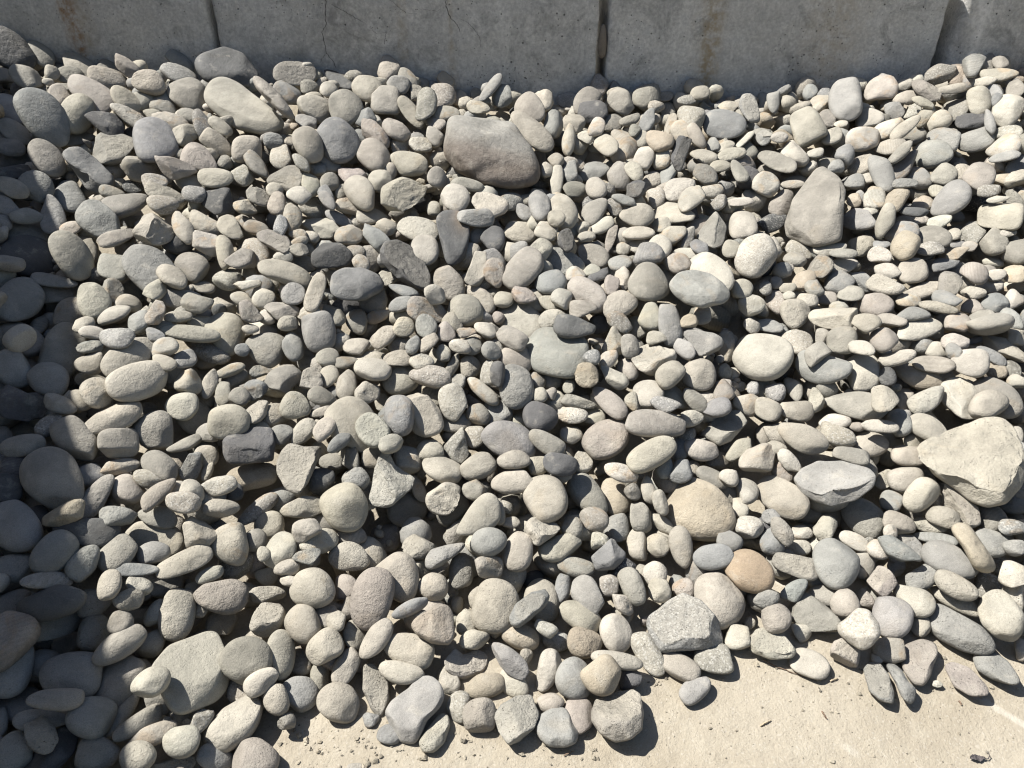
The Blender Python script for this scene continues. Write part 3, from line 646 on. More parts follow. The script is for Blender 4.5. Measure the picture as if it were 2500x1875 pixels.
'M': """910,140,260,180,105,br2 1150,150,220,160,35,wr 1060,260,240,190,20,br 780,290,260,240,0,tr 430,290,500,280,-5,dr2
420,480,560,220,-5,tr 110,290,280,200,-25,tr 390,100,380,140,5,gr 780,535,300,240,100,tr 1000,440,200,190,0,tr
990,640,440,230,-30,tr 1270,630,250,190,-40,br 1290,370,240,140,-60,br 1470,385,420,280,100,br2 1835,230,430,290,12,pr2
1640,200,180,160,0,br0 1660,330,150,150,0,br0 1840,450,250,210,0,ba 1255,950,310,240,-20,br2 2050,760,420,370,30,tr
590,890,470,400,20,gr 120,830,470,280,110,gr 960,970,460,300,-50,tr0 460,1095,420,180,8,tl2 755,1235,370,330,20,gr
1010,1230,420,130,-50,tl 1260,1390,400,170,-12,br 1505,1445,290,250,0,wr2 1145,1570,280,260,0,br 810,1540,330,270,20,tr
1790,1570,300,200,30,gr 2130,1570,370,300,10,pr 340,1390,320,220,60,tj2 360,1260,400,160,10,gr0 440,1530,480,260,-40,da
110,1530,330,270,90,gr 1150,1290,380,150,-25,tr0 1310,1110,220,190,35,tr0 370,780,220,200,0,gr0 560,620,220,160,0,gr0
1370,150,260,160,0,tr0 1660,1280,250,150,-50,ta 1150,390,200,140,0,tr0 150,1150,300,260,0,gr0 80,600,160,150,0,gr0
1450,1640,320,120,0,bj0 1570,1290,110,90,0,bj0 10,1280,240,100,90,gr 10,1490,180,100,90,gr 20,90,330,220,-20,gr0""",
'N': """560,170,370,330,30,br 1045,250,510,340,105,pr2 1280,85,380,320,60,br0 1555,155,250,230,0,br 2080,315,440,390,100,br
1365,330,320,120,-25,kl2 835,150,200,190,90,pr 175,220,300,140,5,wj 475,465,330,270,60,br 300,715,400,220,85,br2
655,655,310,260,-35,br2 910,550,250,210,90,br 1085,590,370,190,-55,br2 1350,680,430,280,20,br 830,820,320,190,-60,br
620,910,240,160,80,br 1290,870,380,180,12,br 1985,975,340,200,-15,or2 1940,1220,280,270,0,pr 1770,1150,250,210,90,br
460,1035,300,270,60,gr 250,1095,260,200,75,br 125,940,290,190,-30,wr 770,1110,360,300,20,br 1680,940,230,190,50,wa
180,420,300,260,-40,bj 1840,450,220,190,90,ba 1900,590,260,170,-20,br 340,1270,150,130,0,ta 1040,1260,140,120,0,ka
1190,1380,190,150,0,ka0 690,400,250,170,20,tr0 750,440,170,160,90,br 440,770,220,200,90,tr0 170,70,170,140,0,br0
860,330,170,130,90,pr0 1450,440,260,170,0,tr0 1700,200,220,120,90,gr0 1785,20,290,200,90,tr 370,110,170,90,20,wr
910,1655,150,70,0,wr""",
'O': """145,765,380,180,40,ga2 410,270,360,300,80,br 590,170,240,130,95,kl2 800,210,320,240,40,ga 975,140,180,160,90,pq
1170,150,320,190,65,tr2 1395,185,200,190,90,br 1590,170,180,180,0,pr 1890,260,460,390,70,br 2040,565,220,220,0,wr
735,400,370,215,28,br 1095,290,220,150,45,wj2 1080,400,200,180,90,br0 1035,540,320,260,70,wr2 770,625,290,240,15,or
450,500,200,120,30,wr2 240,570,320,200,15,or 540,610,230,150,0,gr0 470,850,350,200,-70,wr 680,910,330,300,90,gr
1040,765,430,140,8,wl2 920,900,330,300,-30,or2 1300,710,390,200,60,wr 1570,820,330,200,25,br 1845,740,320,250,0,tr
1690,1005,290,180,-40,gr 720,1220,290,250,90,pr 490,1120,230,160,0,br 1150,920,190,180,0,dr0 180,960,280,200,35,br
290,730,130,110,90,br 1370,60,230,200,60,wr 1290,60,200,150,60,br0""",
'P': """1120,410,340,310,90,gr 1290,270,330,240,20,wr 725,290,240,230,90,pr 470,400,440,270,30,ta 155,415,250,240,90,pr
310,190,270,150,-40,ka2 540,230,230,160,0,tr0 1640,150,340,190,25,br2 1635,270,400,150,25,bl 1085,680,260,210,0,tr
725,690,240,230,90,pj 430,790,320,220,15,wf 360,540,160,150,0,wa 990,745,90,80,0,wq 1490,960,80,60,0,wa 2200,680,180,120,90,wr
70,250,220,150,-20,gr 2140,70,260,220,30,wa 950,240,190,140,90,tr0 1340,470,180,160,90,br0 890,250,150,110,60,pr0
1930,150,220,200,0,tr0 2110,220,280,150,90,wr0 2200,480,160,140,0,tr0 1375,80,300,180,-35,gr 1030,110,250,230,90,pj2""",
}
# ---------------------------------------------------------------- stones drawn to their own outline
# tile, outline points, colour+shape+layer, thickness (of half width), flattened faces (u,v,w,d), label, short name
HEROES = [
('B', "1665,965 2000,985 2210,1000 2280,1090 2440,1330 2450,1450 2410,1530 2240,1560 2000,1530 1750,1430 1610,1310 1640,1180 1660,1050", 'pB2', .8, [(.1, -.85, .5, .8)], "large grooved brown and grey boulder with flowing layered bands", "the large banded brown boulder"),
('A', "1700,800 1760,690 1860,655 1990,700 2120,790 2250,880 2350,960 2370,1000 2310,1060 2190,1100 1960,1070 1850,1000 1760,940 1700,870", 'wr', .7, [(0, -.4, .9, .55)], "big cream stone with a wrinkled ridge, below the joint of the cracked block", "the big wrinkled cream stone"),
('B', "50,640 130,660 290,780 410,950 380,990 290,930 170,830 80,740", 'ps2', .9, [], "thin brown shard standing on edge against the big wrinkled cream stone", "the thin brown upright shard"),
('A', "1630,540 1680,480 1860,395 2010,430 2150,590 2130,660 1980,720 1720,690 1650,610", 'dr2', .8, [(0, -.6, .8, .6)], "large smooth dark slate cobble leaning on the concrete wall", "the dark slate cobble at the wall"),
('A', "540,1290 600,1240 670,1230 800,1320 935,1450 930,1530 830,1610 720,1570 620,1420 545,1330", 'ka2', .9, [(.1, -.5, .85, .5), (-.5, .5, .7, .62)], "blue-grey blocky stone with one square end and flat faces", "the blue-grey square-ended block"),
('H', "545,-194 690,-64 720,40 690,230 670,430 480,470 240,390 230,290 300,80 400,-60 480,-170", 'ta2', .7, [(-.1, -.5, .86, .5)], "tall pale grey boulder standing upright on the upper slope", "the tall upright pale boulder"),
('F', "1570,240 1640,180 1780,180 1855,260 1860,380 1820,600 1700,655 1660,610 1610,420", 'dr2', .6, [(0, -.3, .95, .5)], "tall dark slate stone tapering downward with a rusty corner", "the tapering rusty-cornered slate"),
('F', "1110,520 1150,440 1260,420 1370,470 1480,590 1540,720 1540,840 1440,850 1360,810 1270,760 1130,620", 'dj', .8, [(.4, -.5, .77, .4)], "dark layered slate slab tilted with a splintered lower edge", "the splintered dark slate slab"),
('F', "700,860 720,720 820,645 960,650 1110,710 1165,790 1130,850 980,930 800,930 720,900", 'kr2', .85, [(-.6, .45, .66, .72)], "smooth blue-grey egg-shaped stone with a broken corner", "the chipped blue-grey egg"),
('G', "1470,790 1560,690 1680,660 1810,700 1940,810 1985,890 1930,960 1760,1000 1600,950 1510,880", 'gf', .6, [(-.05, -.7, .7, .45)], "big flat grey stone with a tiny dark scratch on its top", "the big flat scratched grey stone"),
('G', "1690,405 1760,300 1860,185 1910,250 1960,330 1920,470 1850,500 1760,460", 'ta2', .8, [(-.3, -.2, .93, .3), (.75, .1, .65, .45)], "pointed triangular taupe stone with sharp flat faces", "the pointed triangular stone"),
('J', "1140,590 1200,640 1240,720 1410,840 1380,930 1220,1070 1130,1085 1030,1050 1020,990 1070,760", 'gj2', .75, [(.45, -.5, .74, .25), (-.6, .1, .8, .5)], "spiky grey wedge with a raw crumbly break and upward point", "the spiky grey wedge"),
('J', "-190,520 -150,480 90,410 210,420 235,560 215,700 60,715 -130,720 -180,640", 'da2', .9, [(0, -.6, .8, .45), (0, .4, .92, .6)], "dark grey squarish block with angular cracks across its face", "the cracked dark grey block"),
('J', "360,540 470,570 630,580 620,650 520,880 440,975 340,930 260,790 260,690 300,600", 'tj', .75, [(-.4, -.1, .9, .35)], "large taupe stone with a wide flat chipped face above a round end", "the large chipped taupe stone"),
('J', "1490,1500 1540,1430 1680,1395 1830,1375 1840,1400 1740,1490 1620,1570 1520,1600 1490,1570", 'gl2', .9, [], "long grey wedge-shaped stone narrowing to a blunt point", "the long grey wedge"),
('K', "825,1500 990,1340 1030,1340 1130,1450 1110,1500 1020,1600 870,1610", 'ka2', .9, [(-.4, -.5, .76, .5), (.7, -.55, .4, .55)], "blue-grey stone with one broken dark end facing up", "the blue-grey broken-ended stone"),
('K', "1725,480 1830,370 1990,270 2060,270 2125,370 1990,530 1890,570", 'ta', .7, [(0, -.6, .8, .42)], "angular taupe slab with a shadow notch and straight edges", "the angular taupe slab"),
('K', "280,1220 330,1170 400,1160 540,1210 580,1260 520,1320 390,1405 340,1390 290,1300", 'wj2', .85, [(.3, -.6, .74, .5)], "lumpy white and grey mottled stone with a knobbly corner", "the lumpy white mottled stone"),
('L', "1370,620 1400,560 1640,410 1850,305 2000,310 2090,400 2130,550 2155,760 2120,900 2010,1030 1880,1070 1760,1020 1500,830 1450,750", 'bJ2', .75, [(.04, -.62, .78, .22)], "huge pale angular boulder with a flat flaky top face", "the huge flat-topped pale boulder"),
('L', "310,860 380,770 500,700 700,695 900,745 950,810 930,900 810,1010 620,1075 480,1040 380,980", 'ga2', .8, [(-.05, -.45, .89, .45), (.35, .55, .76, .62)], "large greenish-grey boulder with veins and a blunt faceted end", "the large greenish veined boulder"),
('L', "1610,1270 1680,1210 1760,1230 1850,1370 1950,1530 1950,1590 1880,1625 1790,1590 1720,1440", 'ol2', .9, [], "long tan finger-shaped stone lying downhill of the huge pale boulder", "the long tan finger stone"),
('M', "1270,790 1410,620 1720,530 1800,545 1865,750 1900,930 1870,1040 1780,1115 1510,1180 1430,1130 1350,980", 'bq', .5, [(-.05, -.6, .8, .42)], "big flat beige slab with squared corners, at the edge of the shade", "the big squared beige slab"),
('M', "1700,1330 1720,1260 1840,1160 2080,1065 2180,1080 2200,1120 2150,1320 2050,1440 1880,1510 1780,1480 1710,1400", 'wr2', .75, [(0, -.5, .86, .62)], "large smooth cream pear-shaped stone at the foot of the pile", "the large cream pear-shaped stone"),
('N', "1140,1190 1200,1100 1360,1000 1420,910 1540,905 1610,970 1655,1070 1620,1160 1500,1270 1450,1380 1400,1440 1250,1410 1190,1330", 'gr2', .55, [(-.05, -.5, .86, .45)], "big flat grey peanut-shaped stone at the sandy foot of the pile", "the grey peanut-shaped stone"),
('N', "1435,1430 1490,1350 1620,1210 1690,1230 1700,1320 1650,1450 1560,1520 1470,1510", 'wr2', .7, [(0, -.4, .9, .6)], "cream bean-shaped stone with a shallow dimple on bare ground", "the dimpled cream bean stone"),
('N', "1645,770 1740,660 1800,720 1920,675 2010,720 2010,800 1980,860 1830,925 1720,900 1660,840", 'wj', .6, [(0, -.6, .8, .3)], "jagged cream stone with a freshly broken saw-edged top", "the jagged cream stone"),
('N', "1365,470 1400,420 1600,305 1680,310 1725,380 1730,560 1690,635 1540,620 1420,550", 'br', .75, [(.5, -.2, .84, .6), (-.4, -.2, .9, .62)], "rounded triangular beige stone with soft ridges", "the rounded triangular beige stone"),
('O', "1280,490 1300,420 1450,290 1590,205 1740,260 1860,380 1920,590 1880,640 1680,660 1410,710 1320,590", 'gJ2', .75, [(-.1, -.55, .83, .42)], "big rough speckled grey granite boulder at the pile's edge", "the big speckled granite boulder"),
('O', "820,1210 860,1110 1000,1040 1180,1000 1240,1040 1265,1200 1240,1320 1150,1400 1030,1430 900,1370 830,1280", 'tj2', .85, [(0, -.75, .66, .5)], "rough grey half-round stone casting a long shadow onto bare ground", "the rough half-round stone"),
('O', "15,1230 70,1140 210,1070 340,1060 370,1150 400,1210 350,1330 230,1430 140,1455 60,1350", 'gj2', .85, [(.4, -.2, .89, .5), (-.5, .1, .86, .55)], "craggy pale grey stone with deep folds at the pile foot", "the craggy folded grey stone"),
('O', "360,1330 390,1230 520,1155 620,1170 680,1270 735,1360 700,1440 610,1475 480,1470 400,1410", 'gr2', .75, [(0, -.4, .9, .6)], "smooth lumpy grey stone with a pit beside the craggy one", "the smooth pitted grey stone"),
('O', "145,400 200,300 330,200 450,170 490,230 460,310 330,420 230,490 165,470", 'kj2', .85, [(-.2, -.4, .89, .6)], "dark grey long stone with a round hole in its end", "the grey stone with a hole"),
('P', "670,490 740,430 830,335 920,340 1000,440 1000,540 930,640 860,675 760,620 680,560", 'wr2', .75, [(0, -.4, .9, .62)], "pale speckled heart-shaped stone beside a round greenish one", "the pale heart-shaped stone"),
('P', "1850,380 1890,250 1960,180 2060,175 2140,230 2190,380 2170,510 2110,610 1990,590 1880,490", 'wr', .7, [(-.1, -.4, .9, .55)], "large cream stone with a curved vein line on its face", "the curved-vein cream stone"),
('P', "1405,470 1460,340 1520,310 1700,390 1840,460 1930,570 1930,650 1840,690 1700,680 1520,610 1420,540", 'gr2', .65, [(0, -.5, .86, .6)], "large smooth oblong grey stone lying at the pile's sandy edge", "the large oblong grey stone"),
('P', "1195,780 1220,660 1360,585 1470,605 1480,690 1440,850 1370,970 1300,970 1230,880", 'pr', .6, [(0, -.3, .95, .5)], "pale pink triangular stone resting flat on the bare ground", "the pink triangular stone"),
('P', "-70,640 -20,520 90,480 160,500 250,590 310,660 280,720 100,750 -40,720", 'wj', .5, [(0, -.6, .8, .25)], "flat cream flaked stone with a thin jagged edge on bare ground", "the flat flaked cream stone"),
('P', "880,860 930,790 1010,790 1080,870 1125,1020 1110,1100 1010,1090 930,1030", 'gj', .7, [(0, -.3, .95, .45)], "rough grey stone lying on bare ground beside a bent grey finger stone", "the rough grey ground stone"),
('P', "1055,800 1130,785 1190,830 1240,930 1300,980 1290,1080 1250,1120 1190,1060 1130,930", 'gl2', .8, [], "bent slender grey finger-shaped stone on the bare ground", "the bent grey finger stone"),
('P', "1550,840 1620,795 1750,820 1890,950 1905,1020 1760,1050 1640,1000", 'pf', .45, [(0, -.5, .86, .35)], "flat pinkish-white stone with a ragged chipped end on bare ground", "the flat pinkish chipped stone"),
('P', "1805,770 1850,710 1960,700 2060,750 2150,900 2110,940 1950,935 1840,870", 'gr', .8, [(.5, -.1, .86, .6)], "grey almond-shaped stone with one darker broken end on bare ground", "the grey almond stone"),
('N', "975,800 1060,790 1180,960 1190,1090 1120,1230 1040,1160 970,1000", 'tj', .8, [(.3, -.2, .93, .4)], "tall rough taupe rock half sunk at the pile foot", "the rough sunken taupe rock"),
]
# stones of the survey that stand out by themselves
MARKS = [
('K', 1730, 1110, "largest smooth tan round stone, egg-shaped and dusty", "the largest round tan stone"),
('K', 2142, 1612, "rounded orange-brown stone, the warmest coloured in the pile", "the orange-brown stone"),
('K', 1840, 1495, "smooth glossy blue-grey oval stone beside the orange-brown one", "the blue-grey oval stone"),
('K', 450, 1010, "big beige pear-shaped stone with a smooth face", "the big beige pear-shaped stone"),
('K', 950, 515, "large mauve-brown egg-shaped stone with smooth skin", "the large mauve egg"),
('K', 1365, 390, "long flat taupe oblong stone resting on its neighbours", "the flat taupe oblong stone"),
('K', 570, 730, "dark blue-grey knobbly stone perched on beige stones", "the dark perched stone"),
('K', 400, 340, "dark half-round slate stone with a pale upper edge", "the dark half-round slate"),
('K', 1575, 1410, "upright pinkish oblong stone touching the largest tan stone", "the upright pinkish oblong"),
('G', 690, 1155, "dark grey oval stone lying across a big flat pale one", "the dark grey oval"),
('G', 540, 1360, "big pale greenish-grey stone lying flat under a dark oval", "the big pale greenish stone"),
('G', 2193, 555, "big speckled cream egg standing beside the upright pale boulder", "the speckled cream egg"),
('G', 1310, 790, "round taupe ball-shaped stone with a smooth skin", "the taupe ball stone"),
('G', 985, 420, "brown bark-like splinter standing among pale stones", "the bark-like splinter"),
('G', 615, 430, "small dark stone pocked all over with pits", "the dark pocked stone"),
('G', 790, 1550, "rough yellowish stone with a crumbly face", "the crumbly yellow stone"),
('G', 1350, 1410, "lumpy cream stone with folds like a bun", "the lumpy cream bun"),
('G', 1720, 1545, "peach-coloured rounded stone with a flat bottom", "the peach rounded stone"),
('G', 230, 1100, "big cream oval stone partly covered by a taupe one", "the big half-covered cream oval"),
('H', 35, 1398, "large round cream disc-shaped stone with grainy skin", "the large round cream disc"),
('H', 540, 1490, "big smooth grey stone with a small wedge lying on it", "the big grey wedge-bearing stone"),
('H', 480, 1370, "small taupe wedge stone resting on top of a big grey one", "the small taupe rider stone"),
('H', 1760, 1450, "round pinkish-white disc with a dark speck at its centre", "the round pinkish disc"),
('H', 2010, 230, "big boxy beige stone with rounded corners and hollows", "the big boxy beige stone"),
('H', 1220, 475, "smooth peach egg-shaped stone amid pale grey ones", "the smooth peach egg"),
('H', 1290, 195, "thin dark slate sliver lying on a pale sliver", "the thin dark sliver"),
('L', 1660, 1080, "mauve-brown stone riddled with deep pits like pumice", "the pitted pumice-like stone"),
('L', 200, 1000, "large oblong beige stone lying aslant by the greenish boulder", "the large oblong beige stone"),
('L', 655, 1547, "large blue-tinged grey egg-shaped stone with a small pock", "the large pocked grey egg"),
('L', 1980, 165, "large smooth taupe-grey oval stone uphill of the huge pale boulder", "the large taupe oval"),
('P', 1120, 410, "round greenish-grey stone touching the pale heart-shaped one", "the round greenish stone"),
('P', 1030, 110, "reddish broken jagged stone with a raw pink face", "the jagged reddish stone"),
('P', 430, 790, "flat pale oval disc lying alone on bare ground", "the flat pale disc"),
('P', 725, 690, "small pink and grey broken stone with a dark hollow", "the broken pink-grey stone"),
('O', 1690, 1005, "single small grey pebble-shaped stone alone on bare ground", "the lone grey pebble"),
('O', 920, 900, "smooth tan round stone sitting on top at the pile foot", "the tan ball at the foot"),
('O', 1890, 260, "big tan cone-shaped stone with a flat pale top", "the big tan cone-shaped stone"),
('N', 1045, 250, "large upright pinkish-beige oval stone, smooth with faint pocks", "the large upright pinkish oval"),
('N', 2080, 315, "big smooth tan egg-shaped stone with a pointed top", "the big pointed tan egg"),
('N', 770, 1110, "beige stone half buried and dusted with sand", "the half-buried dusty stone"),
('N', 560, 170, "big rounded beige stone with a broad smooth face", "the big broad beige stone"),
('J', 830, 1085, "big smooth beige pear-shaped stone next to the spiky wedge", "the big beige stone by the wedge"),
('J', 1280, 320, "smooth blue-grey upright egg leaning on beige stones", "the blue-grey upright egg"),
('J', 1720, 210, "white speckled oval stone with a hairline seam", "the white speckled oval"),
('J', 1050, 440, "cream pin-pricked disc leaning on a beige stone", "the pin-pricked cream disc"),
('J', 1640, 1010, "bright white knobbly stone lying on top of others", "the bright white knobbly stone"),
('J', 40, 830, "smooth orange-tan stone under the cracked dark block", "the orange-tan stone"),
('M', 430, 290, "broad dark oval stone lying on another in full shade", "the broad dark shaded oval"),
('M', 1470, 385, "large beige egg-shaped stone standing at the rim of the shade", "the large beige egg at the shade"),
('M', 1835, 230, "flat grey-pink lozenge-shaped stone with faint lines", "the grey-pink lozenge"),
('M', 590, 890, "large round grey stone lying in full shade", "the large round shaded stone"),
('M', 1505, 1445, "round white button-shaped stone at the pile foot", "the white button stone"),
('M', 340, 1390, "rough broken grey chunk lying on stones in shade", "the rough shaded chunk"),
('I', 445, 850, "biggest stone in the shade, dark with a cut-off face", "the biggest shaded stone"),
('I', 1510, 245, "round cream stone perched and half shadowed", "the round cream perched stone"),
('I', 1590, 740, "twisted grey stone like a knot, standing up", "the twisted grey knot"),
('I', 120, 1240, "large brown-grey rounded stone deep in shade", "the large brown shaded stone"),
('E', 1145, 1600, "large cream egg-shaped stone with a smooth top, beside the shade", "the large cream egg by the shade"),
('E', 250, 560, "big black slate stone in the shade", "the big black slate"),
('E', 1270, 690, "large smooth grey teardrop-shaped stone", "the large grey teardrop"),
('E', 940, 650, "grey square block-shaped stone with a ragged edge", "the grey square block"),
('E', 1275, 340, "beige stone with a crumbly sponge-like broken face", "the crumbly sponge-faced stone"),
('E', 1580, 1205, "long beige spindle-shaped stone pointed at both ends", "the long beige spindle"),
('E', 970, 410, "reddish-pink angular stone with a ridge", "the reddish angular stone"),
('A', 1280, 1150, "round blue-grey ball-shaped stone with fine grooves", "the round blue-grey ball"),
('A', 370, 970, "large blue-grey leaning stone half in shade", "the large leaning blue-grey stone"),
('A', 950, 1215, "round stone split open to show an olive broken face", "the split olive-faced stone"),
('B', 760, 1165, "large round grey disc with a pale scar", "the large scarred grey disc"),
('B', 525, 1200, "beige egg-shaped stone leaning on the scarred grey disc", "the beige egg by the grey disc"),
('B', 1310, 1600, "big beige stone with a bright broken upper rim", "the big bright-rimmed beige stone"),
('B', 1650, 560, "small tan cube-like stone perched by the wall", "the small tan cube"),
('B', 1185, 575, "tan round stone perched against the wall", "the tan perched round stone"),
('B', 2035, 730, "slender grey finger stone leaning towards the wall", "the slender leaning finger"),
('C', 1390, 1170, "ochre egg-shaped stone, the yellowest near the wall", "the ochre egg"),
('C', 815, 1300, "large pink oval stone with fine pocks", "the large pink oval"),
('C', 1935, 1030, "blue-green-grey oblong stone with a smooth waxy skin", "the waxy blue-green stone"),
('C', 1560, 1270, "dark jagged upright stone among cream ones", "the dark jagged upright stone"),
('C', 2150, 900, "grey stone with round holes near the wall", "the grey holed stone"),
('D', 725, 830, "large grey upright egg-shaped stone near the wall", "the large grey upright egg"),
('D', 410, 1050, "big beige rounded-square stone near the wall", "the big beige rounded square"),
('D', 1395, 755, "reddish broken stone with a hollow raw face", "the hollow reddish stone"),
('D', 1840, 840, "warm tan upright oval stone near the crumbling block", "the warm tan upright oval"),
('D', 2090, 1490, "brown-ochre boat-shaped stone", "the brown boat-shaped stone"),
]

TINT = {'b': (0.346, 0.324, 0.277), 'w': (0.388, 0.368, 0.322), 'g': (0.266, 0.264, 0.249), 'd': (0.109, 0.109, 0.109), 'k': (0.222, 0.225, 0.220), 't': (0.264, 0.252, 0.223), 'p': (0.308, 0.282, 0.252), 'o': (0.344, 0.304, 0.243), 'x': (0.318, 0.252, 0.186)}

SPH = {}
for lv in (2, 3, 4, 5):
    bm = bmesh.new()
    bmesh.ops.create_icosphere(bm, subdivisions=lv, radius=1.0)
    bm.verts.ensure_lookup_table()
    SPH[lv] = (np.array([v.co[:] for v in bm.verts]), np.array([[v.index for v in f.verts] for f in bm.faces], dtype=np.int32))
    bm.free()

def unit(v):
    v = np.asarray(v, float)
    return v / np.linalg.norm(v)

def press(V, n, d, soft):
    n = unit(n)
    e = V @ n - d
    s = np.where(e > 4 * soft, e, soft * np.log1p(np.exp(np.clip(e / soft, -30, 30))))
    return V - np.outer(s, n), np.clip(e / 0.05, 0, 1)

def shape(rng, P, kind, gentle=False):
    """unit stone: u along its length, v across, w towards the viewer; returns points and broken-ness"""
    broken = np.zeros(len(P))
    p = {'r': rng.uniform(2.0, 2.5), 'f': 2.4, 'l': 2.3, 's': 2.6, 'q': rng.uniform(3.2, 4.5), 'a': 2.3, 'j': 2.2}[kind]
    V = P / (np.abs(P) ** p).sum(1)[:, None] ** (1 / p)
    npl, dlo, dhi, soft = {'r': (6, .68, .95, .045), 'f': (3, .8, .97, .05), 'l': (3, .78, .97, .06), 's': (4, .7, .95, .03),
                           'q': (4, .8, .97, .05), 'a': (9, .56, .86, .028), 'j': (9, .56, .9, .03)}[kind]
    if gentle and kind == 'r': npl, dlo, dhi, soft = 4, .80, .97, .06
    for _ in range(npl):
        V, _e = press(V, rng.normal(size=3), rng.uniform(dlo, dhi), soft)
    for _ in range(rng.integers(0, 3) if kind in 'rlqf' and not gentle else 0):      # crisp old chips
        V, _e = press(V, rng.normal(size=3) + np.array([0, -.2, .5]), rng.uniform(.76, .9), .013)
    if kind in 'fs':
        V, _e = press(V, (rng.normal(0, .1), rng.normal(0, .1), 1), .62, .05)
        V, _e = press(V, (rng.normal(0, .1), rng.normal(0, .1), -1), .62, .05)
    if kind == 'j':
        V, e = press(V, (rng.normal(0, .5), rng.normal(-.3, .5), 1), rng.uniform(.3, .55), .02)
        broken = e
    egg = rng.normal(0, .13)
    V[:, 1:] *= (1 + egg * V[:, :1])
    V[:, 1] += rng.normal(0, .10 if kind in 'rl' else .03) * (V[:, 0] ** 2 - .4)
    V *= (1 + (.035 if kind in 'rflq' else .05) * smoothnoise(rng, P, 2.3))[:, None]
    V *= (1 + rng.uniform(.003, .014) * smoothnoise(rng, P, 6.5, 16))[:, None]
    if kind in 'aj':
        V *= (1 + .018 * smoothnoise(rng, P, 9.0))[:, None]
    if rng.random() < .25 and kind == 'r':        # a dent
        c = unit(rng.normal(size=3) + np.array([0, -.3, .9]))
        V *= (1 - .10 * np.exp(-((P - c) ** 2).sum(1) / .12))[:, None]
    if kind == 'j':
        V += P * (broken * (.035 * smoothnoise(rng, P, 14.0) + .02 * smoothnoise(rng, P, 30.0)))[:, None]
    lo, hi = V.min(0), V.max(0)
    return (V - (lo + hi) / 2) / ((hi - lo) / 2), broken

def outline_shape(rng, P, pts, cuts, kind):
    """stone whose outline is given; returns offsets in survey pixels for u,v and unit w"""
    c = (pts.min(0) + pts.max(0)) / 2
    q = pts - c
    th = np.arctan2(q[:, 1], q[:, 0])
    tt = np.linspace(-math.pi, math.pi, 360, endpoint=False)
    R = np.zeros(360)
    m = len(q)
    for i, t in enumerate(tt):                      # distance of the outline in direction t
        d = np.array([math.cos(t), math.sin(t)])
        best = 0
        for a in range(m):
            A, B = q[a], q[(a + 1) % m]
            E = B - A
            den = d[0] * E[1] - d[1] * E[0]
            if abs(den) < 1e-9: continue
            s = (A[0] * E[1] - A[1] * E[0]) / den
            u = (A[0] * d[1] - A[1] * d[0]) / den
            if s > 0 and -1e-6 <= u <= 1 + 1e-6: best = max(best, s)
        R[i] = best
    sig = 3.0 if kind in 'ajJ' else 6.0
    k = np.exp(-0.5 * (np.arange(-18, 19) / sig) ** 2); k /= k.sum()
    R = np.convolve(np.concatenate([R[-18:], R, R[:18]]), k, 'valid')
    theta = np.arctan2(P[:, 1], P[:, 0])
    Rt = np.interp(theta, np.append(tt, math.pi), np.append(R, R[0]))
    p = {'q': 3.2, 'a': 2.5, 'j': 2.4, 'J': 2.8, 'B': 2.5}.get(kind, 2.2)
    w = P[:, 2]
    rho = np.clip(1 - np.abs(w) ** p, 0, 1) ** (1 / p)
    V = np.column_stack([rho * np.cos(theta), rho * np.sin(theta), w])
    broken = np.zeros(len(P))
    soft = .022 if kind in 'ajJ' else .05
    for (a, b, cc, d) in cuts:
        V, e = press(V, (a, b, cc), d, soft)
        if kind in 'jJ': broken = np.maximum(broken, e)
    for _ in range(4 if kind in 'rlqfB' else 7):
        n = rng.normal(size=3); n[2] = abs(n[2]) + .3
        V, _e = press(V, n, rng.uniform(.84, .97), soft)
    V *= (1 + .02 * smoothnoise(rng, P, 3.0))[:, None]
    if kind in 'ajJ': V *= (1 + .012 * smoothnoise(rng, P, 10.0))[:, None]
    if kind in 'jJ':
        V += P * (broken * (.022 * smoothnoise(rng, P, 14.0) + .014 * smoothnoise(rng, P, 34.0)))[:, None]
    if kind == 'B':                                 # flowing grooves along the length
        V *= (1 + .020 * np.sin(11 * V[:, 1] + 3.0 * V[:, 0] + 1.2 * np.sin(3 * V[:, 0])) * (1 - .4 * np.abs(V[:, 0])))[:, None]
    V[:, 0] *= Rt; V[:, 1] *= Rt
    return V, broken, c, q

# ---------------------------------------------------------------- laying the stones on one another
GX = np.arange(FX0, FX1, CELL); GY = np.arange(FY0, FY1, CELL)
MX, MY = np.meshgrid(GX, GY)
H = np.maximum(core_z(MX, MY), 0.0)

def window(c, Q):
    ex, ey = math.sqrt(Q[0, 0]), math.sqrt(Q[1, 1])
    i0 = max(0, int((c[0] - ex - FX0) / CELL)); i1 = min(len(GX), int((c[0] + ex - FX0) / CELL) + 2)
    j0 = max(0, int((c[1] - ey - FY0) / CELL)); j1 = min(len(GY), int((c[1] + ey - FY0) / CELL) + 2)
    if i1 <= i0 or j1 <= j0: return None
    dx = MX[j0:j1, i0:i1] - c[0]; dy = MY[j0:j1, i0:i1] - c[1]
    A = Q[:2, :2]; det = A[0, 0] * A[1, 1] - A[0, 1] ** 2
    m = (A[1, 1] * dx * dx - 2 * A[0, 1] * dx * dy + A[0, 0] * dy * dy) / det
    ok = m < 0.98
    if not ok.any(): return None
    g = np.linalg.solve(A, Q[:2, 2])
    cv = max(1e-8, Q[2, 2] - Q[:2, 2] @ g)
    mean = g[0] * dx + g[1] * dy
    half = np.sqrt(np.clip(1 - m, 0, 1) * cv)
    return (slice(j0, j1), slice(i0, i1)), ok, mean, half

